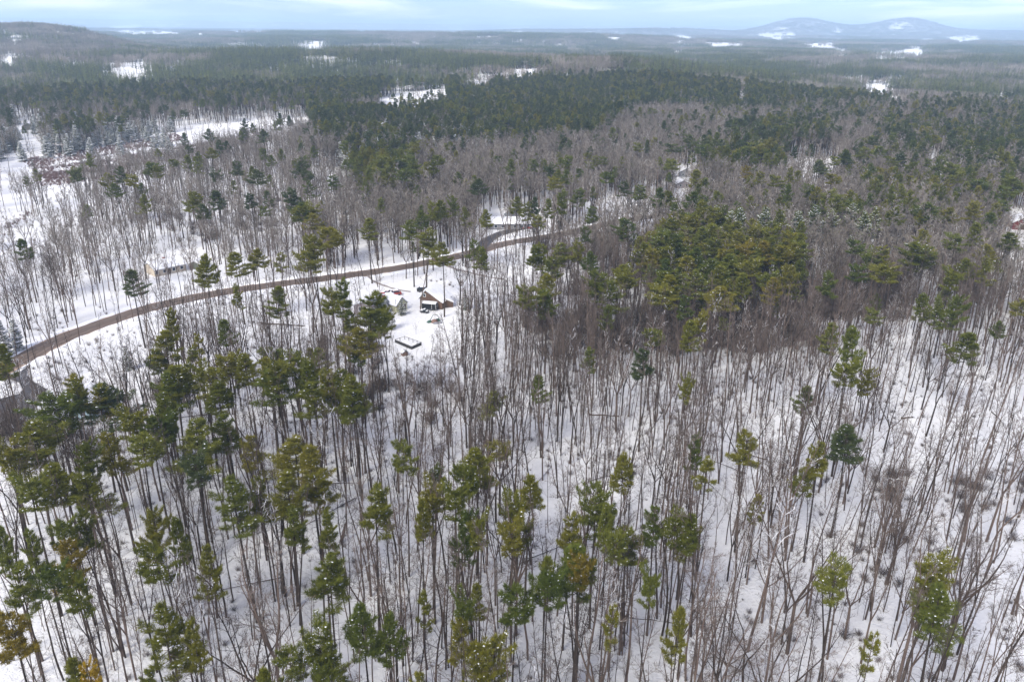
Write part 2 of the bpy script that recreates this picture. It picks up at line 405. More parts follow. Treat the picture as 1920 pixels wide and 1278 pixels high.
def road_mat(name, mid, edge, wet=0.55):
    m, n, l, b = nodes(name)
    g = n.new('ShaderNodeNewGeometry'); a = n.new('ShaderNodeAttribute'); a.attribute_name = 'across'
    x = n.new('ShaderNodeTexNoise'); x.inputs['Scale'].default_value = 0.35; x.inputs['Detail'].default_value = 6; l.new(g.outputs['Position'], x.inputs['Vector'])
    ab = n.new('ShaderNodeMath'); ab.operation = 'ABSOLUTE'; l.new(a.outputs['Fac'], ab.inputs[0])
    ad = n.new('ShaderNodeMath'); ad.operation = 'MULTIPLY_ADD'; ad.inputs[1].default_value = 0.55; ad.inputs[2].default_value = -0.27
    l.new(x.outputs['Fac'], ad.inputs[0]); s = n.new('ShaderNodeMath'); s.operation = 'ADD'; l.new(ab.outputs[0], s.inputs[0]); l.new(ad.outputs[0], s.inputs[1])
    r = n.new('ShaderNodeValToRGB'); e = r.color_ramp.elements
    e[0].position = 0.0; e[0].color = tuple(c * 0.92 for c in mid) + (1,)
    e[1].position = 1.02; e[1].color = edge + (1,)
    for p, k in ((0.2, 0.62), (0.38, 1.25), (0.55, 0.66), (0.78, 1.2)):
        q = e.new(p); q.color = tuple(c * k for c in mid) + (1,)
    l.new(s.outputs[0], r.inputs['Fac']); l.new(r.outputs['Color'], b.inputs['Base Color']); b.inputs['Roughness'].default_value = wet
    b.inputs['Specular IOR Level'].default_value = 0.2
    return m
ROADM = road_mat('sanded_asphalt', (0.150, 0.112, 0.088), (0.44, 0.31, 0.21)); DRIVEM = road_mat('wet_asphalt', (0.075, 0.070, 0.072), (0.13, 0.11, 0.10))
DIRTM = road_mat('trodden_dirt', (0.30, 0.26, 0.24), (0.7, 0.68, 0.66))
struct('road', ribbon('road', ROAD, 3.9, 0.08, ROADM, 0.22, 3), 'sanded brown country road curving through the woods')
struct('driveway', ribbon('driveway', DRIVE, 2.6, 0.10, DRIVEM, 0.15, 4), 'dark plowed driveway leading off the road to a ranch house')
struct('footpath', ribbon('footpath', PATH, 0.8, 0.06, DIRTM, 0.6, 5), 'brown trodden track leaving the road through the snow')
struct('farm_lane', ribbon('farm_lane', LANE, 0.55, 0.06, DIRTM, 0.8, 6), 'thin rutted lane from the road to the yard')
def flat_poly(name, P, lift, mat):
    W = poly_world(P); me = bpy.data.meshes.new(name)
    me.from_pydata([(x, y, float(zf(x, y)) + lift) for x, y in W], [], [tuple(range(len(W)))])
    import bmesh
    bm = bmesh.new(); bm.from_mesh(me); bmesh.ops.triangulate(bm, faces=bm.faces[:])
    bmesh.ops.recalc_face_normals(bm, faces=bm.faces[:])
    for fc in bm.faces:
        if fc.normal.z < 0: fc.normal_flip()
    bm.to_mesh(me); bm.free(); me.materials.append(mat); return me
struct('driveway_apron', flat_poly('driveway_apron', APRON_PX, 0.16, plain('dark_asphalt', (0.066, 0.062, 0.064), 0.6, 0.25, 0.3)), 'dark bare asphalt driveway mouth joining the road')
def bank(side, half, seed):
    rnd = random.Random(seed); k = 5; v = []; f = []; n = len(ROAD)
    for i in range(n):
        t = ROAD[min(i + 1, n - 1)] - ROAD[max(i - 1, 0)]; t = t / np.linalg.norm(t); nn = np.array([-t[1], t[0]]) * side
        hh = rnd.uniform(0.25, 0.55); off = rnd.uniform(-0.35, 0.35)
        for d, h in ((-0.25, -0.02), (0.25, 0.75), (0.8, 1.0), (1.5, 0.55), (2.6, -0.2)):
            p = ROAD[i] + nn * (half + off + d); v.append((p[0], p[1], float(zf(p[0], p[1])) + 0.02 + hh * h))
    for i in range(n - 1):
        for j in range(k - 1): f.append((i * k + j, i * k + j + 1, (i + 1) * k + j + 1, (i + 1) * k + j))
    if side < 0: pass
    me = bpy.data.meshes.new('snow_bank'); me.from_pydata(v, [], f if side > 0 else [q[::-1] for q in f]); me.materials.append(CAPSNOW); me.update()
    return me
APW = [tuple(at(*p)[:2]) for p in [(-20, 690), (24, 698), (60, 684), (95, 730), (50, 790), (-40, 800)]]
def cut_faces(me, polys):
    import bmesh
    bm = bmesh.new(); bm.from_mesh(me)
    cs = [f.calc_center_median() for f in bm.faces]; X = [c.x for c in cs]; Y = [c.y for c in cs]
    kill = np.zeros(len(cs), bool)
    for P in polys: kill |= inpoly(X, Y, P)
    for Ln, d in ((DRIVE, 3.6), (PATH, 1.6), (LANE, 1.6)): kill |= near_line(X, Y, Ln) < d
    bmesh.ops.delete(bm, geom=[f for f, k in zip(bm.faces[:], kill) if k], context='FACES'); bm.to_mesh(me); bm.free(); return me
struct('snow_bank', cut_faces(bank(1, 3.7, 11), [APW]), 'plowed snow bank along the far edge of the road')
struct('snow_bank', cut_faces(bank(-1, 3.7, 12), [APW]), 'plowed snow bank along the near edge of the road')

# ------------------------------------------------------------------ tree prototypes
def unit(v): return v / (np.linalg.norm(v, axis=-1, keepdims=True) + 1e-9)

def blades(pos, dr, rng, k, ln, wd, up=0.55, sp=0.55):
    n = len(pos)
    if n == 0: return np.zeros((0, 3)), np.zeros((0, 3), int), np.zeros(0)
    P = np.repeat(pos, k, 0); D = np.repeat(dr, k, 0)
    d = unit(D * 0.5 + np.array([0, 0, up]) + rng.normal(0, sp, P.shape))
    s = unit(np.cross(d, rng.normal(0, 1, P.shape)))
    l_ = (ln * rng.uniform(0.7, 1.25, len(P)))[:, None]; w_ = (wd * rng.uniform(0.7, 1.3, len(P)))[:, None]
    V = np.stack([P - s * w_ / 2, P + s * w_ / 2, P + d * l_], 1).reshape(-1, 3)
    F = np.arange(len(V)).reshape(-1, 3)
    tone = np.repeat(np.clip(rng.normal(0.5, 0.2, n), 0, 1), k)
    tone = np.clip(np.repeat(tone, 3).reshape(-1, 3) + np.array([-0.12, -0.12, 0.22]), 0, 1).ravel()
    return V, F, tone

def tri_mesh(name, V, F, mat, tone=None):
    me = bpy.data.meshes.new(name); me.from_pydata(V.tolist(), [], F.tolist()); me.materials.append(mat)
    if tone is not None:
        a = me.attributes.new('tone', 'FLOAT', 'POINT'); a.data.foreach_set('value', tone.astype(np.float32))
    me.update(); return me

def lumps(pos, rng, r):
    V = []; F = []
    for p in pos:
        a = r * rng.uniform(0.6, 1.4); b = r * rng.uniform(0.6, 1.4); c = r * 0.42; q = rng.uniform(0, 6.3); ca, sa = math.cos(q), math.sin(q); B = len(V)
        for x, y in ((a, 0), (0, b), (-a, 0), (0, -b)): V.append((p[0] + x * ca - y * sa, p[1] + x * sa + y * ca, p[2]))
        V.append((p[0], p[1], p[2] + c)); V.append((p[0], p[1], p[2] - c * 0.6))
        for j in range(4): F.append((B + j, B + (j + 1) % 4, B + 4)); F.append((B + (j + 1) % 4, B + j, B + 5))
    return np.array(V).reshape(-1, 3), np.array(F, int).reshape(-1, 3)

def pine_proto(seed, H=22.0, cb=0.6, Rr=2.6, form='conic', gap=0.12, snow=0.03, step=0.52, droop=0.0, blade=(9, 0.50, 0.058, 0.5, 0.45), dead=44, lr=0.14, lean=0.0, stems=1):
    rng = np.random.default_rng(seed); rnd = random.Random(seed)
    T = MB(); Bm = MB(); pos = []; dr = []; 
    tops = []
    for st in range(stems):
        ph = rnd.uniform(0, 6.3); amp = rnd.uniform(0.1, 0.35)
        ox, oy = (0, 0) if st == 0 else (rnd.uniform(-1, 1) * 1.2, rnd.uniform(-1, 1) * 1.2)
        hh = H if st == 0 else H * rnd.uniform(0.84, 0.95)
        def axis(z, ph=ph, amp=amp, ox=ox, oy=oy, hh=hh):
            t = max(0, z) / hh; s_ = min(1, max(0, (t - 0.35) * 2.5))
            return np.array([amp * math.sin(3 * t + ph) - amp * math.sin(ph) + ox * s_ + lean * z, amp * math.cos(2.6 * t + ph) - amp * math.cos(ph) + oy * s_, z])
        zs = [-0.4, 0.5] + [hh * k / 9 for k in range(1, 9)] + [hh - 0.15]
        r0 = 0.0095 * H
        T.tube([axis(z) for z in zs], [max(0.025, r0 * (1.15 if z < 0.1 else 1) * (1 - z / hh) ** 0.75 + 0.02) for z in zs], 7)
        for _ in range(dead):
            z = hh * rnd.uniform(0.22, cb + 0.05); a = rnd.uniform(0, 6.3); ln = rnd.uniform(0.4, 1.7) * Rr / 2.6
            p = axis(z); e = p + np.array([math.cos(a) * ln, math.sin(a) * ln, rnd.uniform(-0.25, 0.15) * ln])
            Bm.tube([p, (p + e) / 2 + np.array([0, 0, 0.05 * ln]), e], [0.028, 0.018, 0.006], 3, tip=True)
        z = cb * hh; a0 = rnd.uniform(0, 6.3); lob = [rnd.uniform(0.75, 1.22) for _ in range(5)]
        while z < hh - 0.25:
            t = (z - cb * hh) / (hh - cb * hh)
            if form == 'conic': pr = min(1, 0.55 + 2.2 * t) * (1.02 - t) ** 0.8 + 0.06
            elif form == 'round': pr = math.sqrt(max(0.02, 1 - ((t - 0.38) / 0.68) ** 2))
            elif form == 'flat': pr = (0.5 + 0.6 * t) if t < 0.7 else 0.95 * math.sqrt(max(0.03, 1 - ((t - 0.7) / 0.33) ** 2))
            elif form == 'spire': pr = (1.02 - t) ** 0.9 * min(1, 0.8 + 3 * t) + 0.03
            else: pr = (0.5 + 0.5 * abs(math.sin(7.5 * t + a0))) * (1.05 - t) ** 0.55
            for q in range(rnd.choice((4, 5, 5, 6))):
                if rnd.random() < gap: continue
                a = a0 + q * 6.283 / 5 + rnd.uniform(-0.5, 0.5)
                ln = Rr * pr * rnd.choice((0.5, 0.7, 0.85, 0.95, 1.05, 1.15, 1.3)) * rnd.uniform(0.9, 1.1) * lob[int((a % 6.283) / 6.284 * 5)]
                if ln < 0.2: ln = 0.2
                el = -0.12 + 0.9 * t ** 1.3 + rnd.uniform(-0.16, 0.16) - droop
                p = axis(z); h = np.array([math.cos(a), math.sin(a), 0.0])
                d0 = h * math.cos(el) + np.array([0, 0, math.sin(el)])
                tipv = d0 * ln + np.array([0, 0, (0.16 if droop == 0 else 0.05) * ln])
                mid = p + d0 * ln * 0.55 - np.array([0, 0, 0.04 * ln]); tip = p + tipv
                Bm.tube([p, mid, tip], [0.022 + 0.012 * ln, 0.016 + 0.005 * ln, 0.006], 3, tip=True)
                ns = 3 + int(ln * 2.8); perp = np.array([-math.sin(a), math.cos(a), 0.0])
                for i in range(ns):
                    s_ = 0.34 + 0.66 * (i + rnd.random() * 0.6) / ns
                    b = p + (mid - p) * (s_ / 0.55) if s_ < 0.55 else mid + (tip - mid) * ((s_ - 0.55) / 0.45)
                    pos.append(b); dr.append(d0)
                    for sd_ in (-1, 1):
                        ll = ((1 - s_) * 0.5 * ln + 0.22) * rnd.uniform(0.6, 1.15)
                        lv = unit(d0 * 0.65 + perp * sd_ * 0.8 + np.array([0, 0, rnd.uniform(-0.05, 0.25)]))
                        for fr in ((0.55, 1.0) if ll < 0.8 else (0.35, 0.7, 1.0)):
                            pos.append(b + lv * ll * fr); dr.append(lv)
            z += step * rnd.uniform(0.7, 1.3) * H / 22; a0 += rnd.uniform(0.4, 1.0)
        pos.append(axis(hh - 0.3)); dr.append(np.array([0, 0, 1.0]))
    pos = np.array(pos); dr = np.array(dr)
    V, F, tone = blades(pos, dr, rng, *blade)
    sel = pos[rng.random(len(pos)) < snow]
    sV, sF = lumps(sel + np.array([0, 0, 0.14]), rng, lr)
    return T, Bm, (V, F, tone), (sV, sF)

def merged(name, T, Bm, cr_, sn, mats):
    V = [np.array(T.v), np.array(Bm.v).reshape(-1, 3), cr_[0], sn[0]]; fs = []; mi = []; tone = []
    off = 0
    for i, (v, f) in enumerate(((V[0], T.f), (V[1], Bm.f), (V[2], cr_[1].tolist()), (V[3], sn[1].tolist()))):
        fs += [tuple(int(k) + off for k in q) for q in f]; mi += [min(i, 3)] * len(f)
        tone.append(cr_[2] if i == 2 else np.zeros(len(v))); off += len(v)
    me = bpy.data.meshes.new(name); me.from_pydata(np.concatenate(V).tolist(), [], fs)
    for m in mats: me.materials.append(m)
    me.polygons.foreach_set('material_index', mi)
    a = me.attributes.new('tone', 'FLOAT', 'POINT'); a.data.foreach_set('value', np.concatenate(tone).astype(np.float32))
    me.update(); return me

PFORMS = [  # seed, kwargs, words for its look
    (1, dict(cb=0.76, Rr=2.5, form='conic'), 'pointed crown'),
    (2, dict(cb=0.835, Rr=2.5, form='round'), 'rounded crown'),
    (3, dict(cb=0.75, Rr=2.6, form='ragged', gap=0.18), 'ragged tiered crown'),
    (4, dict(cb=0.835, Rr=2.5, form='flat'), 'short flat-topped crown'),
    (5, dict(cb=0.70, Rr=2.5, form='conic', gap=0.22), 'long tapering crown'),
    (6, dict(cb=0.80, Rr=2.5, form='round', stems=2, gap=0.22), 'double-topped crown'),
    (7, dict(cb=0.77, Rr=2.4, form='ragged', gap=0.5, snow=0.04), 'thin sparse crown'),
    (8, dict(cb=0.70, Rr=2.6, form='ragged', gap=0.24), 'deep uneven crown'),
    (9, dict(cb=0.52, Rr=2.6, form='conic', gap=0.2, snow=0.30, lr=0.19), 'snow-laden crown'),
]
PINES = []
for sd_, kw, words in PFORMS:
    T, Bm, cr_, sn = pine_proto(sd_, **kw)
    PINES.append(dict(trunk=T.mesh('pine_trunk', [PBARK], True), branch=Bm.mesh('pine_branches', [PBARK]),
                      crown=tri_mesh('pine_crown', *cr_[:2], NEEDLE['olive'], cr_[2]), snow=tri_mesh('pine_snow', *sn, CAPSNOW), words=words, raw=(T, Bm, cr_, sn)))
SPR = []
for sd_, sn_, wd in ((21, 0.30, 'heavily snow-laden'), (22, 0.10, 'lightly snow-dusted')):
    T, Bm, cr_, sn = pine_proto(sd_, H=10, cb=0.05, Rr=2.3, form='spire', gap=0.08, snow=sn_ * 1.8, lr=0.2, step=0.85, droop=0.25, dead=0, blade=(6, 0.30, 0.08))
    SPR.append(dict(trunk=T.mesh('spruce_trunk', [PBARK], True), branch=Bm.mesh('spruce_branches', [PBARK]),
                    crown=tri_mesh('spruce_crown', *cr_[:2], NEEDLE['dark'], cr_[2]), snow=tri_mesh('spruce_snow', *sn, CAPSNOW), words=wd, raw=(T, Bm, cr_, sn)))

def hardwood_proto(seed, H=20.0, form='pole', twig_r=0.014, ntw=6, sub=7, lean=0.0, snow=False, sides=6, r0=None):
    rnd = random.Random(seed); T = MB(); Bm = MB(); S = MB()
    r0 = r0 or {'pole': 0.105, 'fork': 0.13, 'spread': 0.15, 'whip': 0.055}[form]
    def rv(s): return np.array([rnd.gauss(0, s), rnd.gauss(0, s), rnd.gauss(0, s)])
    def side(d, ang):
        q = unit(np.cross(d, rv(1.0))); return unit(d * math.cos(ang) + q * math.sin(ang))
    def branch(p, d, ln, r, lev):
        k = {1: 4, 2: 2, 3: 1}[lev]; pts = [p]; rs = [r]; dd = d
        for i in range(k):
            dd = unit(dd + rv(0.13) + np.array([0, 0, 0.10 if lev < 3 else 0.05])); pts.append(pts[-1] + dd * ln / k); rs.append(max(twig_r * 0.5, r * (1 - (i + 1) / k * 0.85)))
        Bm.tube(pts, rs, 4 if lev == 1 else 3, tip=(lev > 1))
        if snow and lev < 3 and rnd.random() < 0.5:
            o = np.array([0, 0, max(r * 0.8, 0.02)]); S.tube([q + o for q in pts], [max(0.013, x * 0.75) for x in rs], 3, tip=True)
        if lev == 3: return
        cnt = sub if lev == 1 else ntw
        for i in range(cnt):
            t = rnd.uniform(0.2, 1.0); x = t * k; j = min(int(x), k - 1); q = pts[j] + (pts[j + 1] - pts[j]) * (x - j)
            dr_ = unit(pts[j + 1] - pts[j])
            branch(q, side(dr_, rnd.uniform(0.4, 0.95)), ln * (0.5 if lev == 1 else 0.55) * rnd.uniform(0.55, 1.1) * (1.15 - 0.5 * t), max(twig_r, r * 0.45), lev + 1)
    def leader(p, d, h, r, t0, nb, wob):
        k = 8; pts = [p]; rs = [r]; dd = d; ph = rnd.uniform(0, 6)
        for i in range(k):
            dd = unit(dd + np.array([rnd.gauss(0, wob), rnd.gauss(0, wob), 0.06])); pts.append(pts[-1] + dd * h / k)
            rs.append(r * (1 - 0.9 * ((i + 1) / k) ** 1.1) + 0.012)
        T.tube(pts, rs, sides)
        for i in range(nb):
            t = t0 + (0.99 - t0) * (i + rnd.random()) / nb; x = t * k; j = min(int(x), k - 1); q = pts[j] + (pts[j + 1] - pts[j]) * (x - j)
            u = (t - t0) / (1 - t0); ang = rnd.uniform(0.55, 0.95) - 0.25 * u
            ln = h * {'pole': 0.17, 'fork': 0.24, 'spread': 0.32, 'whip': 0.13}[form] * (1.05 - 0.62 * u) * rnd.uniform(0.6, 1.15)
            branch(q, side(unit(pts[j + 1] - pts[j]), ang), ln, max(twig_r * 1.5, r * 0.34 * (1.1 - 0.7 * u)), 1)
        return pts
    base = np.array([0, 0, -0.3]); up = unit(np.array([lean, rnd.gauss(0, 0.02), 1.0]))
    if form in ('pole', 'whip'): leader(base, up, H, r0, 0.45 if form == 'pole' else 0.4, 15 if form == 'pole' else 9, 0.035)
    elif form == 'fork':
        s = rnd.uniform(0.36, 0.5); pts = [base, base + up * H * s * 0.5 + rv(0.08), base + up * H * s]
        T.tube(pts, [r0 * 1.1, r0 * 0.95, r0 * 0.8], sides)
        a = rnd.uniform(0, 6.3)
        for j in range(rnd.choice((2, 2, 3))):
            q = a + j * 2.6; leader(pts[-1], unit(np.array([math.cos(q) * 0.24, math.sin(q) * 0.24, 1.0])), H * (1 - s) * rnd.uniform(0.85, 1.0), r0 * 0.62, 0.2, 9, 0.06)
    else:
        s = rnd.uniform(0.25, 0.36); pts = [base, base + up * H * s]
        T.tube(pts, [r0 * 1.15, r0 * 0.85], sides)
        a = rnd.uniform(0, 6.3)
        for j in range(4):
            q = a + j * 1.6 + rnd.uniform(-.3, .3); k = rnd.uniform(0.25, 0.6); leader(pts[-1], unit(np.array([math.cos(q) * k, math.sin(q) * k, 1.0])), H * (1 - s) * rnd.uniform(0.7, 1.0), r0 * 0.5, 0.15, 9, 0.09)
    return T, Bm, S

HFORMS = [('pole', 0.0, False, 'straight', 'narrow top'), ('pole', 0.05, False, 'leaning', 'narrow top'),
          ('fork', 0.0, False, 'forked', 'split trunk'), ('fork', -0.04, True, 'forked', 'snowy limbs'),
          ('spread', 0.0, False, 'spreading', 'long limbs'), ('whip', 0.03, False, 'thin young', 'wispy top'),
          ('pole', -0.03, True, 'straight', 'snowy branches'), ('spread', 0.05, True, 'spreading', 'snowy limbs')]
HARD = []; HARD_FAR = []
for i, (fm, ln, sn, adj, wd) in enumerate(HFORMS):
    T, Bm, S = hardwood_proto(40 + i, H=20, form=fm, lean=ln, snow=sn, sub=6, ntw=6, twig_r=0.013)
    HARD.append(dict(trunk=T.mesh('hardwood_trunk', [BARK], True), branch=Bm.mesh('hardwood_branches', [TWIG]), snow=S.mesh('branch_snow', [CAPSNOW]) if S.f else None, adj=adj, words=wd, form=fm, raw=(T, Bm, S)))
def three(name, T, Bm, S, mats):
    m = MB()
    for i, q in enumerate((T, Bm, S)): m.add(q.v, q.f, i)
    return m.mesh(name, mats)
for i, fm in enumerate(('pole', 'fork', 'spread', 'fork', 'pole', 'spread')):
    T, Bm, S = hardwood_proto(60 + i, H=18, form=fm, snow=(i == 4), sub=7 if fm != 'spread' else 5, ntw=8, twig_r=0.024, sides=4)
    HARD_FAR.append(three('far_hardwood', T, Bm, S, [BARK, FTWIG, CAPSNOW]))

# ------------------------------------------------------------------ placed evergreens: x, y of the treetop in the photo, crown width in pixels, letter = colour
PT = '''105 748 95 g,125 711 60 o,202 727 95 d,177 728 50 o,46 795 100 o,8 841 60 o,160 830 48 o,139 722 40 o,244 782 62 o,261 824 70 g,210 812 60 o,282 786 50 g,314 748 48 o,314 782 45 g,
406 700 60 o,425 778 68 o,366 866 56 d,105 870 75 o,55 908 66 g,168 887 80 o,4 988 40 g,156 963 44 o,118 980 50 g,63 993 44 g,130 1014 52 y,290 955 48 o,333 972 40 o,286 1031 62 o,383 1031 48 o,
25 1068 66 g,97 1068 60 g,143 1085 52 o,21 1161 80 y,312 1144 84 o,362 1165 44 o,160 1241 52 Y,128 1240 50 o,286 1258 40 o,476 820 52 o,547 816 88 o,585 841 62 o,531 883 72 o,589 887 66 y,488 900 40 o,
543 963 56 o,606 967 46 o,602 1052 92 o,589 1182 74 g,535 1224 64 g,488 1258 40 o,606 1262 36 o,518 690 60 o,142 322 32 d,200 325 26 o,230 314 30 d,274 307 32 g,266 365 26 o,403 325 26 d,407 358 34 d,367 361 32 o,
375 383 28 d,445 304 26 d,479 318 32 d,472 365 30 d,502 358 24 d,540 358 36 d,572 322 26 d,562 383 36 g,583 390 36 o,590 444 52 o,612 430 48 o,248 509 46 d,387 480 38 o,443 476 48 o,482 469 34 o,526 476 34 s,439 538 26 o,
313 584 34 o,302 624 58 o,320 689 72 o,360 656 44 s,371 628 30 s,421 602 26 s,382 696 54 o,428 674 54 o,414 718 50 o,461 664 54 o,500 671 44 o,515 692 84 g,551 667 58 o,569 689 52 o,619 700 52 o,583 653 26 o,
567 304 28 d,567 386 34 o,582 401 36 o,624 330 32 g,717 304 46 g,747 300 50 d,759 322 40 g,735 296 40 o,691 412 40 o,772 414 40 g,792 397 26 g,796 435 42 o,822 377 32 o,809 382 28 g,849 371 20 g,875 390 24 o,890 454 30 g,830 454 42 o,
912 394 24 o,899 337 30 d,957 300 24 g,1004 300 22 g,1032 315 24 d,1060 319 24 g,969 371 26 o,984 382 28 o,1002 371 20 d,1029 375 24 g,1051 360 24 g,1081 356 36 g,1115 390 32 g,1171 341 30 d,1205 350 34 g,1254 360 26 o,
635 529 42 g,620 547 38 o,687 555 80 o,721 577 38 o,669 615 58 o,650 590 40 o,705 600 40 g,997 465 42 o,1017 461 34 g,1044 457 46 g,1085 457 34 o,1107 472 28 g,1040 487 46 o,1025 514 36 o,1182 412 62 g,1227 435 52 o,1250 457 46 o,
1167 499 48 o,1175 514 44 o,1126 514 52 o,1149 532 46 o,1250 510 62 o,1242 540 56 o,987 540 48 o,1025 544 48 g,1212 660 50 d,571 682 50 o,631 697 52 o,661 705 54 o,
1259 271 34 d,1311 267 36 d,1405 313 30 y,1424 267 32 o,1450 267 36 o,1540 301 30 d,1589 286 32 d,1623 279 42 g,1653 275 42 g,1683 290 36 d,1732 268 44 d,1818 282 42 g,1841 275 36 g,1792 309 42 g,1886 294 40 o,1833 339 48 g,
1908 335 52 o,1559 328 30 y,1664 316 28 o,1480 316 18 o,1454 331 28 o,1480 346 22 g,1518 350 32 g,1300 361 32 g,1323 369 30 g,1255 361 28 o,1349 361 26 g,1740 380 48 g,1781 391 34 o,1826 380 32 o,1856 399 36 g,1834 421 34 o,
1680 391 32 o,1601 380 36 w,1530 384 34 w,1560 392 36 w,1625 396 34 w,1645 388 30 w,1500 396 34 w,1345 385 34 w,1372 396 38 w,1390 390 34 w,1435 388 36 w,1470 400 36 w,
1262 410 42 o,1293 410 40 o,1319 429 42 g,1379 418 40 o,1417 429 40 o,1447 433 40 o,1499 440 34 o,1334 421 40 g,1255 463 44 o,1304 467 40 g,1364 478 44 g,1330 485 40 g,1285 482 44 o,1398 463 38 y,1435 455 40 y,1465 463 38 y,
1447 523 40 y,1484 500 36 o,1390 515 38 o,1356 538 58 o,1251 519 52 o,1270 440 44 g,1345 450 44 o,1410 490 40 o,1225 470 44 o,1205 455 40 o,1310 510 44 g,1653 463 42 o,1631 478 38 g,1608 500 38 g,1661 500 52 o,1552 515 38 g,
1732 463 72 o,1740 433 42 o,1811 485 34 o,1785 515 42 o,1736 553 34 o,1800 557 38 g,1766 561 34 g,1319 590 28 o,1356 598 18 o,1604 617 46 g,1597 684 46 o,1559 609 42 o,1875 602 24 g,1815 624 58 o,1631 692 24 o,1289 718 28 o,
1890 437 42 o,1856 485 36 o,695 921 74 o,665 735 62 o,756 835 44 g,811 881 26 g,808 925 52 o,787 938 36 o,893 841 64 o,863 879 52 o,855 925 62 o,880 959 42 g,897 984 44 o,989 892 48 o,960 934 48 o,960 993 56 o,1120 921 62 g,
1065 967 52 o,1141 946 36 g,1158 1010 54 g,1091 1056 46 y,1023 1047 38 g,1032 1081 62 g,1175 854 42 o,1234 955 52 g,1272 967 46 o,1217 1085 42 g,960 1106 64 g,867 1132 48 g,869 1169 52 o,909 1199 84 o,678 1132 64 g,733 1157 52 g,
792 1110 28 s,895 1100 18 o,792 1266 36 o,1149 1140 38 s,1272 1140 38 o,1305 816 30 g,1330 862 52 s,1596 799 66 d,1545 833 50 o,1575 1064 64 g,1747 1047 78 o,1777 1110 84 g,1638 1190 46 s,1293 967 42 o,1419 929 16 o'''
PINE_LIST = []
for q in PT.replace('\n', '').split(','):
    a = q.split()
    if len(a) == 4: PINE_LIST.append((int(a[0]), int(a[1]), int(a[2]), a[3]))

HOUSE_PX = [(690, 575, 9), (750, 578, 6), (806, 572, 8), (322, 500, 10), (366, 502, 5), (935, 424, 10), (1283, 326, 9), (1276, 350, 8), (1906, 425, 9), (130, 778, 9), (805, 582, 5), (815, 600, 5), (765, 645, 6), (735, 548, 5)]
HOUSES_W = [(at(x, y)[:2], r) for x, y, r in HOUSE_PX]
YARD = poly_world(OPEN[1]); CLEAR = poly_world(OPEN[0])
def blocked(x, y, road=5.0):
    if near_line([x], [y], ROAD)[0] < road or near_line([x], [y], DRIVE)[0] < 3.5: return True
    for c, r in HOUSES_W:
        if math.hypot(x - c[0], y - c[1]) < r * 0.75: return True
    return bool(inpoly([x], [y], CLEAR)[0])

rnd = random.Random(7)
pine_spots = []; used = []
TINT = {'o': 'olive', 'g': 'green', 'd': 'dark', 'y': 'golden', 'Y': 'yellow', 's': 'olive', 'w': 'green'}
for (px, py, wpx, t) in PINE_LIST:
    hs = [22, 23.5, 20.5, 25, 19, 26.5, 17.5, 28, 16, 14]
    if (px, py) in ((590, 444), (612, 430), (687, 555), (635, 529), (620, 547), (387, 480), (1604, 617)): hs = [28, 27, 29, 26, 24, 22]
    else: hs = [h + rnd.uniform(-1.5, 1.5) for h in hs]
    if wpx < 28 and py > 560: hs = [h * 0.72 for h in hs]
    best = None
    for h in hs:
        p = at(px, py, h)
        if not blocked(p[0], p[1]): best = (p, h); break
    if best is None: p = at(px, py, hs[0]); best = (p, hs[0])
    p, h = best
    dep = float((np.array([p[0], p[1], p[2] + h * 0.8]) - C0) @ FW); cw = wpx * dep / FPX
    if t == 's': v = 6
    elif t == 'w': v = 8
    elif wpx > 75: v = rnd.choice((5, 7, 2))
    else: v = rnd.choice((0, 0, 1, 2, 2, 3, 4, 5, 7))
    if py > 1150 and v == 7: v = 2
    pine_spots.append([p, h, cw, v, t, px, py, PFORMS[v][2].split()[0].replace('short', 'flat-topped').replace('thin', 'sparse').replace('deep', 'deep-crowned').replace('long', 'tapering')])

def place_words(x, y):
    for c, r, wds in ((at(806, 572)[:2], 22, 'near the brown gabled barn'), (at(690, 575)[:2], 26, 'beside the grey house'), (at(765, 645)[:2], 24, 'near the low garden fence'),
                      (at(322, 500)[:2], 34, 'near the ranch house'), (at(960, 424)[:2], 40, 'by the curved driveway'), (at(130, 770)[:2], 24, 'around the pale blue house'),
                      (at(1906, 425)[:2], 45, 'near the red barn'), (at(1280, 335)[:2], 60, 'near two snow-roofed cottages')):
        if math.hypot(x - c[0], y - c[1]) < r: return wds
    d = near_line([x], [y], ROAD)[0]
    if d < 14: return 'at the roadside'
    if inpoly([x], [y], poly_world([(40, 650), (330, 640), (340, 790), (40, 790)]))[0]: return 'around the snowy clearing'
    cr_ = near_line([x], [y], ROAD)
    if d < 45: return 'in woods off the road'
    return None

PXY = np.array([s[0][:2] for s in pine_spots])
def inst(name, parts, loc, rz, sc, mat=None):
    e = empty(name, loc, rz, sc)
    t_ = link('trunk', parts['trunk'], e)
    if parts.get('crown'): k_ = min(1.0, sc[0] ** -0.75); t_.scale = (k_, k_, 1)
    if parts.get('branch'): b = link('branches', parts['branch'], e)
    host = None
    if parts.get('crown'):
        host = link('crown', parts['crown'], e)
        if mat:
            host.material_slots[0].link = 'OBJECT'; host.material_slots[0].material = mat
    if parts.get('branch'): b['kind'] = 'stuff'
    if parts.get('snow'): link('snow', parts['snow'], host or b)['kind'] = 'stuff'
    return e
CW = {0: 4.5, 1: 4.7, 2: 4.7, 3: 4.6, 4: 4.6, 5: 5.6, 6: 4.2, 7: 4.8, 8: 4.8}
TW = {'olive': 'olive', 'green': 'fresh green', 'golden': 'golden', 'yellow': 'yellow', 'dark': 'dark green'}
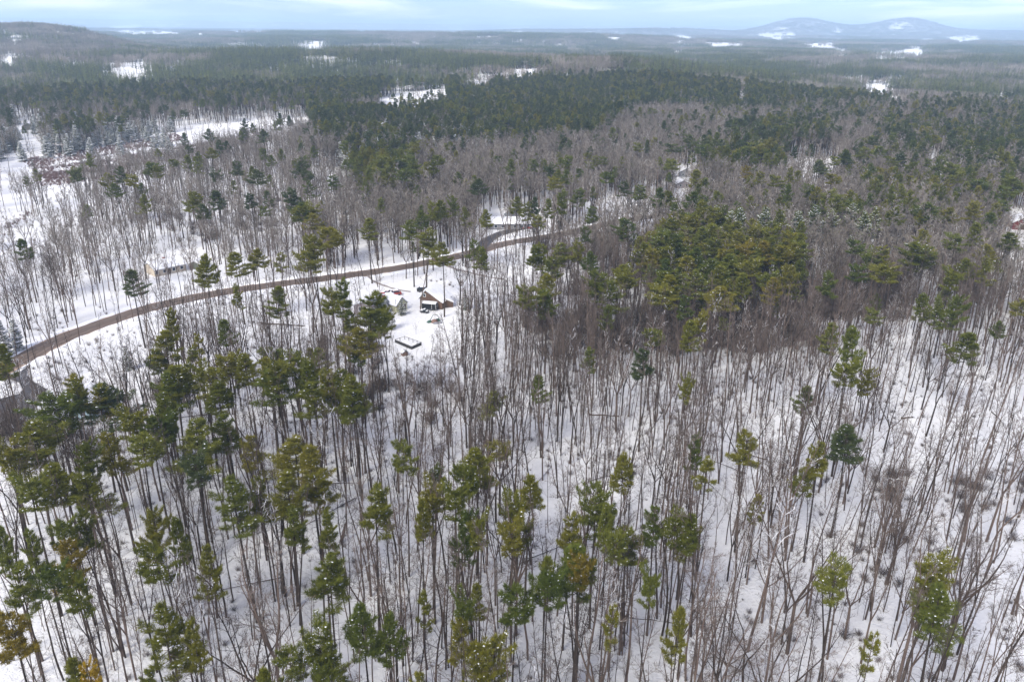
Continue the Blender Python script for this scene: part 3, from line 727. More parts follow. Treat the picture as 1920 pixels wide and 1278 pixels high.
for k, (p, h, cw, v, t, px, py, _w) in enumerate(pine_spots):
    sx = min(2.0, max(0.55, 0.97 * cw / CW[v])); sz = h / 22.0
    tint_ = TINT[t]; parts = dict(PINES[v])
    e = inst('white_pine', parts, (p[0], p[1], p[2]), rnd.uniform(0, 6.28), (sx, sx, sz), NEEDLE[tint_])
    d = np.sort(np.hypot(PXY[:, 0] - p[0], PXY[:, 1] - p[1]))
    nb = 'apart from other pines' if d[1] > 9 else ('tightly clumped' if d[2] < 5.5 else ('close beside another pine' if d[1] < 4 else 'loosely grouped'))
    pw = place_words(p[0], p[1]); pw = '%s %s' % (nb.replace(' from other pines', '').replace(' beside another pine', ' to another'), pw) if pw else nb
    size = 'broad' if cw > 6.2 else ('slim' if cw < 3.4 else 'tall')
    if t == 'Y': lab = 'bright golden-yellow pine top rising at the edge of the snowy woods'
    else: lab = '%s %s white pine with %s, %s' % (size, TW[tint_], parts['words'], pw)
    tag(e, lab, 'pine tree', 'white pines among the bare hardwoods')

# spruces by the road, in the clearing and in the yard
SPRUCES = [(14, 668, 30, 0, 'dense dark spruce dusted with snow beside the road, larger of a pair'), (38, 656, 26, 0, 'narrow dark snow-striped spruce by the road, smaller of a pair'),
           (241, 694, 19, 1, 'small lone dark spruce at the edge of the snowy clearing'), (753, 590, 15, 1, 'low bushy evergreen against the pale green shed'),
           (723, 588, 11, 0, 'frosted pale spruce between the pines and the shed roof'), (872, 580, 16, 1, 'little spruce on the wooded side of the brown barn'), (733, 616, 18, 0, 'snowy spruce at the edge of the yard under the pines')]
for px, py, wpx, v, lab in SPRUCES:
    p = at(px, py); dep = float((p - C0) @ FW); cw = wpx * dep / FPX; s = cw / 4.0
    e = inst('spruce', SPR[v], p, rnd.uniform(0, 6), (s, s, s * (0.75 if 'bushy' in lab else 0.95))); tag(e, lab, 'spruce')

# ------------------------------------------------------------------ scattered hardwoods
def density(px, py):
    D = np.full(px.shape, 480.0)
    D = np.where(py > 780, np.where(px < 680, 800, np.where(px < 1300, 820, 600)), D)
    D = np.where((py > 640) & (py <= 780), np.where(px < 330, 330, 850), D)
    D = np.where((py > 560) & (py <= 640), np.where(px < 640, 420, 720), D)
    D = np.where((py > 430) & (py <= 560), np.where(px < 570, 340, np.where(px < 900, 520, 700)), D)
    D = np.where((py > 330) & (py <= 430), np.where(px < 600, 340, 800), D)
    D = np.where(py <= 330, np.where(px < 560, 470, 800), D)
    D = np.where((px < 130) & (py > 330) & (py < 500), 260, D)
    D = np.where((px > 1560) & (py > 700) & (py < 860), 420, D)
    return D
rng = np.random.default_rng(5)
def scatter(dens_max, r0, r1, half_deg):
    a = math.radians(half_deg); area = a * (r1 * r1 - r0 * r0); n = int(dens_max * area / 1e4)
    th = rng.uniform(-a, a, n); rr = np.sqrt(rng.uniform(r0 * r0, r1 * r1, n)); return rr * np.sin(th), rr * np.cos(th)
x, y = scatter(850, 50, 1000, 39)
z = zf(x, y); px, py, dep = proj(x, y, z); pxt, pyt, _ = proj(x, y, z + 17)
rad = np.hypot(x, y)
clump = np.sin(x / 9 + 2 * np.sin(y / 13)) * np.sin(y / 11 + 1.6 * np.sin(x / 17))
keep = rng.random(len(x)) < density(px, py) / 850 * (1.0 + 0.42 * clump)
for P in OPEN: keep &= ~inpoly(px, py, P)
pxm, pym, _ = proj(x, y, z + 9); px3, py3, _ = proj(x, y, z + 4); px4, py4, _ = proj(x, y, z + 13); px5, py5, _ = proj(x, y, z + 20)
low = np.zeros(len(x), bool)      # scrub growth kept low in front of the power line
for P in CUT + FAR_OPEN:
    c_ = inpoly(px, py, P) | ((rad > 300) & inpoly(px3, py3, P)); d_ = c_ & False
    for a, b in ((pxm, pym), (px4, py4)) + (() if P is CUT[0] else ((pxt, pyt), (px5, py5))): d_ |= (rad > 300) & inpoly(a, b, P)
    if P is not CUT[0]: c_ |= d_
    keep &= ~c_ | (rng.random(len(x)) < 0.05); low |= d_ & ~c_
luck = rng.random(len(x))
for P in OPEN[1:2]: keep &= ~((inpoly(pxt, pyt, P) & (luck < 0.8)) | (inpoly(pxm, pym, P) & (luck < 0.9)))   # the yard stays in view
for P in OPEN[3:]: keep &= ~((inpoly(pxt, pyt, P) & (luck < 0.45)) | (inpoly(pxm, pym, P) & (luck < 0.45)))
for hx, hy, hw in ((1285, 320, 18), (1278, 345, 18), (935, 416, 22), (690, 560, 24), (750, 570, 14), (806, 562, 26), (50, 236, 22), (1755, 300, 16), (1908, 415, 22), (1612, 166, 20), (30, 116, 30)):
    for a, b in ((px, py), (px3, py3), (pxm, pym), (px4, py4), (pxt, pyt)): keep &= ~((np.abs(a - hx) < hw) & (np.abs(b - hy) < 9) & (luck < 0.88))
band = np.interp(px, [q[0] for q in ROAD_PX], [q[1] for q in ROAD_PX])                                # few trees close below the road
keep &= ~((px < 1120) & (py > band) & (pyt < band + 12) & (luck < np.where(px < 620, 0.45, 0.68)))
keep &= near_line(x, y, ROAD) > 5.2
keep &= near_line(x, y, DRIVE) > 3.6
keep &= near_line(x, y, PATH) > 1.5
for c, r in HOUSES_W: keep &= np.hypot(x - c[0], y - c[1]) > r
for q in PXY: keep &= np.hypot(x - q[0], y - q[1]) > 0.9
low &= rng.random(len(x)) < 0.93
inyard = inpoly(pxt, pyt, OPEN[1]) | inpoly(pxm, pym, OPEN[1])
x, y, z, px, py, dep, rad, pxt, pyt, inyard, low = [a[keep] for a in (x, y, z, px, py, dep, rad, pxt, pyt, inyard, low)]
cf = np.full(len(x), 0.06)
for c, P in CONIFER: cf = np.where(inpoly(pxt, pyt, P), c, cf)
iscon = (rng.random(len(x)) < cf) & ((rad > 330) | inpoly(pxt, pyt, [(1230, 405), (1510, 425), (1500, 540), (1240, 540)]) | (rng.random(len(x)) < 0.3)) & ~inyard & ~low
vis = (px > -30) & (px < 1950) & (pyt < 1300) & (pxt > -60) & (pxt < 1980)
# the 300 hardwoods that show largest stand as things of their own
hidx = np.where(~iscon & vis & (py < 1420))[0]
hidx = hidx[np.argsort(rad[hidx])][:300]
single = np.zeros(len(x), bool); single[hidx] = True
hv = rng.choice(8, len(x), p=[.36, .22, .10, .03, .04, .16, .07, .02])
for P in ([(1240, 960), (1960, 960), (1960, 1500), (1240, 1500)],):
    m_ = inpoly(px, py, P); hv = np.where(m_, rng.choice(8, len(x), p=[.24, .20, .18, .07, .09, .12, .06, .04]), hv)
def size_words(h): return 'tall' if h > 21.5 else ('short' if h < 16 else 'middling')
for i in hidx:
    v = int(hv[i]); h = float(np.clip(rng.normal(19.5, 3.3), 11, 26)) * (0.7 if v == 5 else 1.0); s = float(rng.uniform(0.7, 1.45)) * h / 20
    pt = HARD[v]; e = inst('bare_tree', dict(trunk=pt['trunk'], branch=pt['branch'], snow=pt['snow']), (x[i], y[i], z[i]), float(rng.uniform(0, 6.28)), (s * 1.05, s * 1.05, h / 20))
    dd = np.hypot(PXY[:, 0] - x[i], PXY[:, 1] - y[i]); j = int(np.argmin(dd)); tw = TW[TINT[pine_spots[j][4]]]
    tw = 'n' * (tw[0] == 'o') + ' ' + tw + ' ' + pine_spots[j][7]
    nb = 'by a%s pine' % tw if dd[j] < 3 else ('near a%s pine' % tw if dd[j] < 7 else ('somewhat past a%s pine' % tw if dd[j] < 13 else 'in snow far from any pine'))
    girth = 'stout ' if s > 1.15 else ('slim ' if s < 0.85 else '')
    tag(e, '%s %s%s bare tree with %s, %s' % (size_words(h), girth, pt['adj'], pt['words'], nb), 'bare tree', 'bare hardwoods standing in the snow')

def instancer(name, meshes, P, rot, scl, var, label, cat):
    col = bpy.data.collections.new(name + '_models')
    for i, me in enumerate(meshes):
        col.objects.link(bpy.data.objects.new('%s_model_%02d' % (name, i), me))
    me = bpy.data.meshes.new(name); me.from_pydata(P.tolist(), [], [])
    a = me.attributes.new('rot', 'FLOAT_VECTOR', 'POINT'); a.data.foreach_set('vector', rot.astype(np.float32).ravel())
    a = me.attributes.new('scl', 'FLOAT_VECTOR', 'POINT'); a.data.foreach_set('vector', scl.astype(np.float32).ravel())
    a = me.attributes.new('var', 'INT', 'POINT'); a.data.foreach_set('value', var.astype(np.int32))
    ng = bpy.data.node_groups.new(name, 'GeometryNodeTree')
    ng.interface.new_socket('Geometry', in_out='INPUT', socket_type='NodeSocketGeometry'); ng.interface.new_socket('Geometry', in_out='OUTPUT', socket_type='NodeSocketGeometry')
    n = ng.nodes; l = ng.links; gi = n.new('NodeGroupInput'); go = n.new('NodeGroupOutput')
    ci = n.new('GeometryNodeCollectionInfo'); ci.inputs['Collection'].default_value = col; ci.inputs['Separate Children'].default_value = True; ci.inputs['Reset Children'].default_value = True
    io = n.new('GeometryNodeInstanceOnPoints'); io.inputs['Pick Instance'].default_value = True
    def attr(nm, ty):
        q = n.new('GeometryNodeInputNamedAttribute'); q.data_type = ty; q.inputs['Name'].default_value = nm; return q.outputs['Attribute']
    l.new(gi.outputs[0], io.inputs['Points']); l.new(ci.outputs[0], io.inputs['Instance'])
    l.new(attr('var', 'INT'), io.inputs['Instance Index']); l.new(attr('rot', 'FLOAT_VECTOR'), io.inputs['Rotation']); l.new(attr('scl', 'FLOAT_VECTOR'), io.inputs['Scale'])
    l.new(io.outputs[0], go.inputs[0])
    o = link(name, me); md = o.modifiers.new('scatter', 'NODES'); md.node_group = ng
    tag(o, label, cat, kind='stuff'); return o
def rots(n, tilt=0.03): return np.stack([rng.normal(0, tilt, n), rng.normal(0, tilt, n), rng.uniform(0, 6.283, n)], -1)

NEARH = [three('near_hardwood', *p['raw'], [BARK, TWIG, CAPSNOW]) for p in HARD]
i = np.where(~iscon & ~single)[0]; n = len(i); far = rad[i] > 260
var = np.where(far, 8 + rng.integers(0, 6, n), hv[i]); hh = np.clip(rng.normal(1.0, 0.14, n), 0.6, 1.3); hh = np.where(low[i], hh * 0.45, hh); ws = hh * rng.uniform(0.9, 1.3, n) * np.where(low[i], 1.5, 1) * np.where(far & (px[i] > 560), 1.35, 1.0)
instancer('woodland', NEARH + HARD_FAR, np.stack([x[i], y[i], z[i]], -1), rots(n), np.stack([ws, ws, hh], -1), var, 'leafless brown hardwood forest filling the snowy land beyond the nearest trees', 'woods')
PM = []
for tn in ('olive', 'green', 'dark'):
    for v in (0, 2, 1, 4, 7): PM.append(merged('stand_pine', *PINES[v]['raw'], [PBARK, PBARK, NEEDLE[tn], CAPSNOW]))
for s in SPR: PM.append(merged('stand_spruce', *s['raw'], [PBARK, PBARK, NEEDLE['dark'], CAPSNOW]))
i = np.where(iscon)[0]; n = len(i)
var = np.where(rng.random(n) < 0.5, rng.integers(10, 15, n), rng.integers(0, 15, n)); near = rad[i] < 450; var = np.where(near, rng.integers(0, 10, n), var)
snowy = inpoly(pxt[i], pyt[i], [(640, 215), (900, 215), (900, 265), (760, 290), (640, 290)]) | inpoly(pxt[i], pyt[i], [(-50, 190), (350, 205), (350, 250), (-50, 260)])
var = np.where(snowy & (rng.random(n) < 0.55), 15, var)
hh = np.clip(rng.normal(0.84, 0.12, n), 0.45, 1.1); hh = np.where(var >= 15, hh * 1.5, hh); ws = hh * rng.uniform(0.95, 1.35, n)
instancer('pine_forest', PM, np.stack([x[i], y[i], z[i]], -1), rots(n, 0.02), np.stack([ws, ws, hh], -1), var, 'dark evergreen pine stands spread through the far woods', 'pine woods')
print('hardwoods', int((~iscon).sum()), 'conifers', len(i))

# ------------------------------------------------------------------ low brush
def brush_proto(seed, mat, n=46, H=1.0):
    rnd2 = random.Random(seed); m = MB()
    for _ in range(n):
        a = rnd2.uniform(0, 6.3); t = rnd2.uniform(0.1, 0.75); ln = rnd2.uniform(0.5, 1.05); b = np.array([rnd2.gauss(0, 0.12), rnd2.gauss(0, 0.12), -0.05])
        d = np.array([math.cos(a) * math.sin(t), math.sin(a) * math.sin(t), math.cos(t)]); e = b + d * ln
        mid = (b + e) / 2 + np.array([0, 0, 0.05]); m.tube([b, mid, e], [0.010, 0.007, 0.002], 3, tip=True)
        for _ in range(5):
            q = b + (e - b) * rnd2.uniform(0.35, 1); f = q + unit(d + np.array([rnd2.gauss(0, .6), rnd2.gauss(0, .6), rnd2.gauss(0, .4)])) * rnd2.uniform(.12, .32)
            m.tube([q, f], [0.0055, 0.001], 3, tip=True)
    return m.mesh('brush', [mat])
def sapling_proto(seed):
    r2 = random.Random(seed); m = MB(); top = np.array([r2.gauss(0, .06), r2.gauss(0, .06), 1.0]); m.tube([(0, 0, -.05), tuple(top * .5), tuple(top)], [.008, .006, .002], 3, tip=True)
    for _ in range(16):
        t = r2.uniform(.3, .95); b = top * t; a = r2.uniform(0, 6.3); ln = r2.uniform(.12, .3) * (1.2 - t * .6); e = b + np.array([math.cos(a) * ln * .7, math.sin(a) * ln * .7, ln * .8]); m.tube([b, e], [.0035, .001], 3, tip=True)
        for _ in range(3): q = b + (e - b) * r2.uniform(.3, .9); a2 = r2.uniform(0, 6.3); m.tube([q, q + np.array([math.cos(a2), math.sin(a2), 1.0]) * ln * .3], [.002, .0008], 3, tip=True)
    return m.mesh('sapling', [TWIG])
BP = [brush_proto(70 + i, BRUSHM) for i in range(4)] + [brush_proto(80 + i, REDBRUSH) for i in range(3)] + [sapling_proto(90 + i) for i in range(4)]
X = []; Y = []; S = []; Vv = []
for lst, lo, hi in ((THICK, 0, 4), (REDB, 4, 7)):
    for P, dens, h in lst:
        W = np.array(poly_world(P)); mn, mx = W.min(0), W.max(0); n = int(dens * np.prod(mx - mn) / 1e4)
        a, b = rng.uniform(mn[0], mx[0], n), rng.uniform(mn[1], mx[1], n)
        k = inpoly(a, b, [tuple(q) for q in W]) & (near_line(a, b, ROAD) > 5.5) & ~inpoly(a, b, CLEAR) & ~inpoly(a, b, YARD)
        for c, r in HOUSES_W: k &= np.hypot(a - c[0], b - c[1]) > r
        k &= rng.random(n) < 0.35 + 0.65 * (np.sin(a / 5.3) * np.cos(b / 7.1) > -0.2)
        X += list(a[k]); Y += list(b[k]); S += list(h * rng.uniform(0.55, 1.2, k.sum())); Vv += list(rng.integers(lo, hi, k.sum()))
a, b = scatter(800, 55, 420, 38); qx, qy, _ = proj(a, b, zf(a, b)); k = (near_line(a, b, ROAD) > 5.5) & ~inpoly(a, b, CLEAR) & ~inpoly(a, b, YARD) & (rng.random(len(a)) < 0.45 + 0.55 * np.sin(a / 17 + 2 * np.sin(b / 23)))
for P in OPEN: k &= ~inpoly(qx, qy, P)
for c, r in HOUSES_W: k &= np.hypot(a - c[0], b - c[1]) > r
X += list(a[k]); Y += list(b[k]); S += list(1.2 + 6.0 * rng.random(k.sum()) ** 1.6); Vv += list(rng.integers(7, 11, k.sum()))
a, b = scatter(1500, 70, 260, 38); k = (near_line(a, b, ROAD) > 5.5) & ~inpoly(a, b, YARD) & (rng.random(len(a)) < 0.5 + 0.5 * np.sin(a / 7 + 2 * np.sin(b / 11)))      # weed tips and buried twigs
X += list(a[k]); Y += list(b[k]); S += list(rng.uniform(0.35, 1.3, k.sum())); Vv += list(rng.choice([0, 1, 2, 3, 7, 8, 9, 10], k.sum()))
X, Y, S = map(np.array, (X, Y, S)); n = len(X)
instancer('brush', BP, np.stack([X, Y, zf(X, Y)], -1), rots(n, 0.05), np.stack([S * 1.15, S * 1.15, S], -1), np.array(Vv), 'tangled leafless thickets and reddish scrub poking out of the snow', 'brush')
print('brush', n)

# ------------------------------------------------------------------ far forest: small stands of simple trees, 1 km to the horizon hills
def far_tree(m_v, m_f, m_i, m_t, r2, x0, y0, kind):
    b = len(m_v)
    if kind == 0:                                   # evergreen: tiers of broad blades round a stem
        H = r2.uniform(14, 21); cbh = H * r2.uniform(0.3, 0.5); Rw = r2.uniform(2.2, 3.4); k = 26; mi = r2.choice((0, 1, 1)); tone = r2.random()
        for i in range(k):
            t = (i + r2.random()) / k; zz = cbh + (H - cbh) * t; a = r2.uniform(0, 6.3); rr = Rw * (1.05 - t) ** 0.8 * r2.uniform(0.7, 1.15)
            c, s = math.cos(a), math.sin(a); wv = rr * 0.55; b = len(m_v)
            m_v += [(x0 - s * wv * .3, y0 + c * wv * .3, zz + .5), (x0 + c * rr * .6 - s * wv, y0 + s * rr * .6 + c * wv, zz + .2), (x0 + c * rr, y0 + s * rr, zz - 0.2 + .9 * t), (x0 + c * rr * .6 + s * wv, y0 + s * rr * .6 - c * wv, zz + .2)]
            m_f.append((b, b + 1, b + 2, b + 3)); m_i.append(mi); m_t += [min(1, max(0, tone * .7 + r2.uniform(-.1, .4)))] * 4
        b = len(m_v); m_v += [(x0 - .25, y0, -1), (x0 + .25, y0, -1), (x0, y0, H), (x0, y0 - .25, -1), (x0, y0 + .25, -1)]
        m_f += [(b, b + 1, b + 2), (b + 3, b + 4, b + 2)]; m_i += [3, 3]; m_t += [0] * 5
    else:                                           # hardwood: a spray of thin upright slivers
        H = r2.uniform(12, 18); k = 34; Rw = r2.uniform(2.4, 3.6)
        for i in range(k):
            zz = H * r2.uniform(0.35, 0.8); a = r2.uniform(0, 6.3); rr = Rw * math.sqrt(r2.random()) * .7; c, s = math.cos(a), math.sin(a)
            ln = r2.uniform(2.2, 4.2); q = r2.uniform(0, 6.3); w_ = r2.uniform(.10, .24); b = len(m_v)
            p = (x0 + c * rr, y0 + s * rr, zz); e = (x0 + c * (rr + ln * .5), y0 + s * (rr + ln * .5), min(H, zz + ln * .85))
            m_v += [(p[0] - math.cos(q) * w_, p[1] - math.sin(q) * w_, p[2]), (p[0] + math.cos(q) * w_, p[1] + math.sin(q) * w_, p[2]), e]
            m_f.append((b, b + 1, b + 2)); m_i.append(2); m_t += [0] * 3
        b = len(m_v); m_v += [(x0 - .2, y0, -1), (x0 + .2, y0, -1), (x0, y0, H), (x0, y0 - .2, -1), (x0, y0 + .2, -1)]
        m_f += [(b, b + 1, b + 2), (b + 3, b + 4, b + 2)]; m_i += [3, 3]; m_t += [0] * 5
def stand(seed, frac, n=34, size=34.0):
    r2 = random.Random(seed); v = []; f = []; mi = []; tn = []
    for k in range(n):
        far_tree(v, f, mi, tn, r2, r2.uniform(-.5, .5) * size, r2.uniform(-.5, .5) * size, 0 if r2.random() < frac else 1)
    me = bpy.data.meshes.new('stand'); me.from_pydata(v, [], f)
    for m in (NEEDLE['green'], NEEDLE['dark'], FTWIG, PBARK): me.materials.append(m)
    me.polygons.foreach_set('material_index', mi); a = me.attributes.new('tone', 'FLOAT', 'POINT'); a.data.foreach_set('value', np.array(tn, np.float32)); me.update(); return me
STANDS = [stand(100 + i, 0.97) for i in range(4)] + [stand(110 + i, 0.5) for i in range(4)] + [stand(120 + i, 0.04) for i in range(4)]
Pp = []; Ss = []; Vr = []
for r0, r1, cell, sc_ in ((985, 2600, 27.0, 1.0), (2600, 6000, 34.0, 1.15), (6000, 14500, 62.0, 1.5)):
    x, y = scatter(1e4 / cell ** 2, r0, r1, 38); z = zf(x, y)
    px, py, dep = proj(x, y, z); pxt, pyt, _ = proj(x, y, z + 15)
    k = np.ones(len(x), bool)
    for P in CUT + FAR_OPEN:
        jx, jy = 5 * np.sin(x / 61 + y / 97) + rng.normal(0, 3, len(x)), 1.2 * np.sin(x / 43 - y / 71) + rng.normal(0, 0.6, len(x))
        k &= ~(inpoly(px + jx, py + jy, P) | inpoly(pxt + jx, pyt + jy, P) | inpoly((px + pxt) / 2 + jx, (py + pyt) / 2 + jy, P)) | (rng.random(len(x)) < 0.06)
    glade = np.sin(x / 83 + 2.1 * np.sin(y / 139)) * np.sin(y / 97 + 1.7 * np.sin(x / 171)) * np.sin(x / 411 - y / 530)     # scattered far fields
    k &= ~((glade > np.where(r0 > 2000, 0.66, 0.80)) & (rng.random(len(x)) < 0.9))
    x, y, z, pxt, pyt = [a[k] for a in (x, y, z, pxt, pyt)]
    cf = 0.42 + 0.4 * np.sin(x / 240 + 1.3 * np.sin(y / 500)) * np.cos(y / 330 + x / 900)
    for c, P in CONIFER: cf = np.where(inpoly(pxt, pyt, P), c + 0.36 * np.sin(x / 150 + 2 * np.sin(y / 210)) * np.cos(y / 170), cf)
    q = cf + 0.2 * np.sin(x / 71 + 1.9 * np.sin(y / 93)) * np.sin(y / 83 + x / 210) + rng.normal(0, 0.09, len(x)); v = np.where(q > 0.60, rng.integers(0, 4, len(x)), np.where(q > 0.45, rng.integers(4, 8, len(x)), rng.integers(8, 12, len(x))))
    Pp.append(np.stack([x, y, z - 0.5], -1)); Vr.append(v); s = sc_ * rng.uniform(0.9, 1.15, len(x)); Ss.append(np.stack([s, s, np.clip(s, 0.8, 1.15)], -1))
Pp = np.concatenate(Pp); Ss = np.concatenate(Ss); Vr = np.concatenate(Vr)
rt = rots(len(Pp), 0.0)
instancer('distant_forest', STANDS, Pp, rt, Ss, Vr, 'mixed evergreen and bare forest covering the far ridges and plain', 'forest')
print('stands', len(Pp))
# ------------------------------------------------------------------ buildings and yard things
GLASS = plain('window_glass', (0.03, 0.04, 0.06), 0.15, 0.1); TRIM = plain('white_trim', (0.7, 0.7, 0.68), 0.6, 0.05)
SHINGLE = plain('grey_shingle', (0.13, 0.14, 0.15), 0.85, 0.25, 4.0, 0.3); METAL = plain('dark_metal', (0.03, 0.03, 0.032), 0.5, 0.2)
RUBBER = plain('tyre_rubber', (0.02, 0.02, 0.02), 0.9, 0.1); WOOD = plain('weathered_wood', (0.07, 0.062, 0.056), 0.9, 0.3, 2.5)
BRICKM = plain('chimney_brick', (0.28, 0.12, 0.09), 0.9, 0.2, 5.0); DOORM = plain('brown_door', (0.10, 0.07, 0.05), 0.7, 0.1)

def slab(m, a, b, c, d, th, mi=0):                       # a tilted plate: four corners, thickness along its normal
    a, b, c, d = [np.array(q, float) for q in (a, b, c, d)]; n = np.cross(b - a, d - a); n /= np.linalg.norm(n)
    if n[2] < 0: n = -n
    v = [a, b, c, d, a + n * th, b + n * th, c + n * th, d + n * th]
    m.add(v, [(0, 1, 2, 3), (7, 6, 5, 4), (4, 5, 1, 0), (5, 6, 2, 1), (6, 7, 3, 2), (7, 4, 0, 3)], mi)
def fixn(me):
    import bmesh
    bm = bmesh.new(); bm.from_mesh(me); bmesh.ops.recalc_face_normals(bm, faces=bm.faces[:]); bm.to_mesh(me); bm.free(); return me

def house(name, label, cat, loc, rz, w_, d_, h0, hr, wall, rx=0.5, h1=None, wins=(), doors=(), snow=(True, True), chim=None, ov=0.35, sth=0.28, roofm=None):
    h1 = h0 if h1 is None else h1; xr = rx * w_; zr = max(h0, h1) + hr
    e = empty(name, loc, rz); tag(e, label, cat)
    m = MB(); prof = [(0, -0.4), (w_, -0.4), (w_, h1), (xr, zr), (0, h0)]
    m.add([(x, 0, z) for x, z in prof] + [(x, d_, z) for x, z in prof], [(0, 1, 2, 3, 4), (9, 8, 7, 6, 5), (0, 5, 6, 1), (1, 6, 7, 2), (2, 7, 8, 3), (3, 8, 9, 4), (4, 9, 5, 0)])
    link('wall', fixn(m.mesh('wall', [wall])), e)
    for s, (x0, z0) in enumerate(((0, h0), (w_, h1))):
        sl = (zr - z0) / (xr - x0); xe = x0 + (-ov if s == 0 else ov); ze = z0 + sl * (xe - x0)
        m = MB(); k = 0.02
        slab(m, (xe, -ov, ze + k), (xr, -ov, zr + k), (xr, d_ + ov, zr + k), (xe, d_ + ov, ze + k), 0.14)
        r_ = link('roof', fixn(m.mesh('roof', [roofm or SHINGLE])), e)
        if snow[s]:
            m = MB(); g = 4; n_ = 10; sr = random.Random(int(w_ * 100) + s); vv = []; ff = []
            u = np.array([xr - xe, 0, zr - ze]); nn = unit(np.cross(u, [0, 1, 0])); nn = nn if nn[2] > 0 else -nn
            for i in range(g + 1):
                for j in range(n_ + 1):
                    edge = i == 0 or j in (0, n_); t = sth * (0.55 if edge else 1) * sr.uniform(0.8, 1.2)
                    p = np.array([xe, -ov + (d_ + 2 * ov) * j / n_, ze + k]) + u * (i / g) + nn * (0.13 + t); vv.append(p)
            for i in range(g):
                for j in range(n_): ff.append((i * (n_ + 1) + j, (i + 1) * (n_ + 1) + j, (i + 1) * (n_ + 1) + j + 1, i * (n_ + 1) + j + 1))
            b = len(vv); ring = [j for j in range(n_ + 1)] + [i * (n_ + 1) + n_ for i in range(1, g + 1)] + [g * (n_ + 1) + j for j in range(n_ - 1, -1, -1)] + [i * (n_ + 1) for i in range(g - 1, 0, -1)]
            for q in ring: vv.append(vv[q] - nn * sth * 1.1)
            L_ = len(ring)
            for i in range(L_): ff.append((ring[i], ring[(i + 1) % L_], b + (i + 1) % L_, b + i))
            m.add(vv, ff); link('snow', fixn(m.mesh('roof_snow', [CAPSNOW])), r_)
    def opening(nm, face, u, z, ww, wh, mat):
        m = MB(); f = MB()
        if face == 'f': c = (u, -0.02, z); dm = (ww, 0.1, wh); df = (ww + 0.24, 0.06, wh + 0.24)
        elif face == 'b': c = (u, d_ + 0.02, z); dm = (ww, 0.1, wh); df = (ww + 0.24, 0.06, wh + 0.24)
        elif face == 'l': c = (-0.02, u, z); dm = (0.1, ww, wh); df = (0.06, ww + 0.24, wh + 0.24)
        else: c = (w_ + 0.02, u, z); dm = (0.1, ww, wh); df = (0.06, ww + 0.24, wh + 0.24)
        f.box(c, df); fr = link(nm, f.mesh(nm, [TRIM]), e); m.box(c, dm); link('pane' if nm == 'window' else 'door_leaf', m.mesh('pane', [mat]), fr)
    for q in wins: opening('window', *q, GLASS)
    for q in doors: opening('door', *q, DOORM)
    if chim:
        m = MB(); cx, cy_, ch = chim; m.box((cx, cy_, ch / 2 + 1), (0.7, 0.7, ch)); m.box((cx, cy_, ch + 1.03), (0.85, 0.85, 0.16)); c_ = link('chimney', m.mesh('chimney', [BRICKM]), e)
        m = MB(); m.box((cx, cy_, ch + 1.2), (0.7, 0.7, 0.16)); link('snow', m.mesh('chimney_snow', [CAPSNOW]), c_)
    return e
def aim(p, q): return math.atan2(q[1] - p[1], q[0] - p[0])

BROWN = plain('brown_siding', (0.115, 0.072, 0.052), 0.85, 0.12, 2.0); PALEG = plain('pale_green_siding', (0.46, 0.46, 0.31), 0.8, 0.06, 2.0)
MAUVE = plain('mauve_grey_siding', (0.27, 0.235, 0.24), 0.85, 0.1, 2.0); BEIGE = plain('beige_siding', (0.50, 0.43, 0.34), 0.8, 0.08, 2.0); GREY = plain('grey_siding', (0.22, 0.22, 0.24), 0.85, 0.1, 2.0)
REDP = plain('barn_red', (0.15, 0.035, 0.038), 0.8, 0.15, 2.0); BLUEP = plain('pale_blue_siding', (0.42, 0.55, 0.60), 0.8, 0.06, 2.0); DKGREEN = plain('green_brown_siding', (0.10, 0.105, 0.08), 0.85, 0.15, 2.0)
WHITEP = plain('white_siding', (0.7, 0.7, 0.69), 0.8, 0.05, 2.0)
p0, p1 = at(788, 575), at(827, 580)
house('brown_barn', 'brown saltbox barn with one long snowy roof slope behind the black trailer', 'barn', p0, aim(p0, p1), float(np.linalg.norm((p1 - p0)[:2])) + 0.4, 7.6, 2.9, 2.6, BROWN, rx=0.26, h1=2.2,
      wins=(('f', 1.5, 3.9, 0.7, 0.8),), doors=(('f', 1.2, 1.0, 1.0, 2.0),), ov=0.3)
q0 = at(828, 577); house('lean_to', 'low brown lean-to wing with a snowy roof against the barn', 'shed', q0, aim(p0, p1) + 0.55, 3.6, 4.5, 1.9, 0.9, BROWN, rx=0.3, h1=1.5, ov=0.2)
p0, p1 = at(744, 586), at(762, 580)
house('garden_shed', 'pale green gabled shed with snow-covered roof in the yard', 'shed', p0, aim(p0, p1), 4.3, 6.6, 2.1, 2.1, PALEG, wins=(('f', 2.15, 3.2, 0.45, 0.55), ('r', 1.8, 1.2, 0.8, 0.9)), doors=(('f', 3.4, 1.0, 0.7, 1.9),), ov=0.2)
p0 = at(664, 588)
house('grey_house', 'mauve-grey house with a half-bare grey shingle roof behind the tall pines', 'house', p0, R(-14), 8.5, 8.5, 2.7, 1.6, MAUVE, wins=(('f', 2.2, 1.7, 1.0, 1.2), ('f', 6.0, 1.7, 1.0, 1.2), ('f', 4.2, 3.5, 0.6, 0.6)), snow=(True, False), chim=(6.9, 6.5, 3.4))
p0, p1 = at(292, 519), at(350, 507); rz = aim(p0, p1); ln = float(np.linalg.norm((p1 - p0)[:2]))
dv = np.array([math.cos(rz), math.sin(rz), 0])
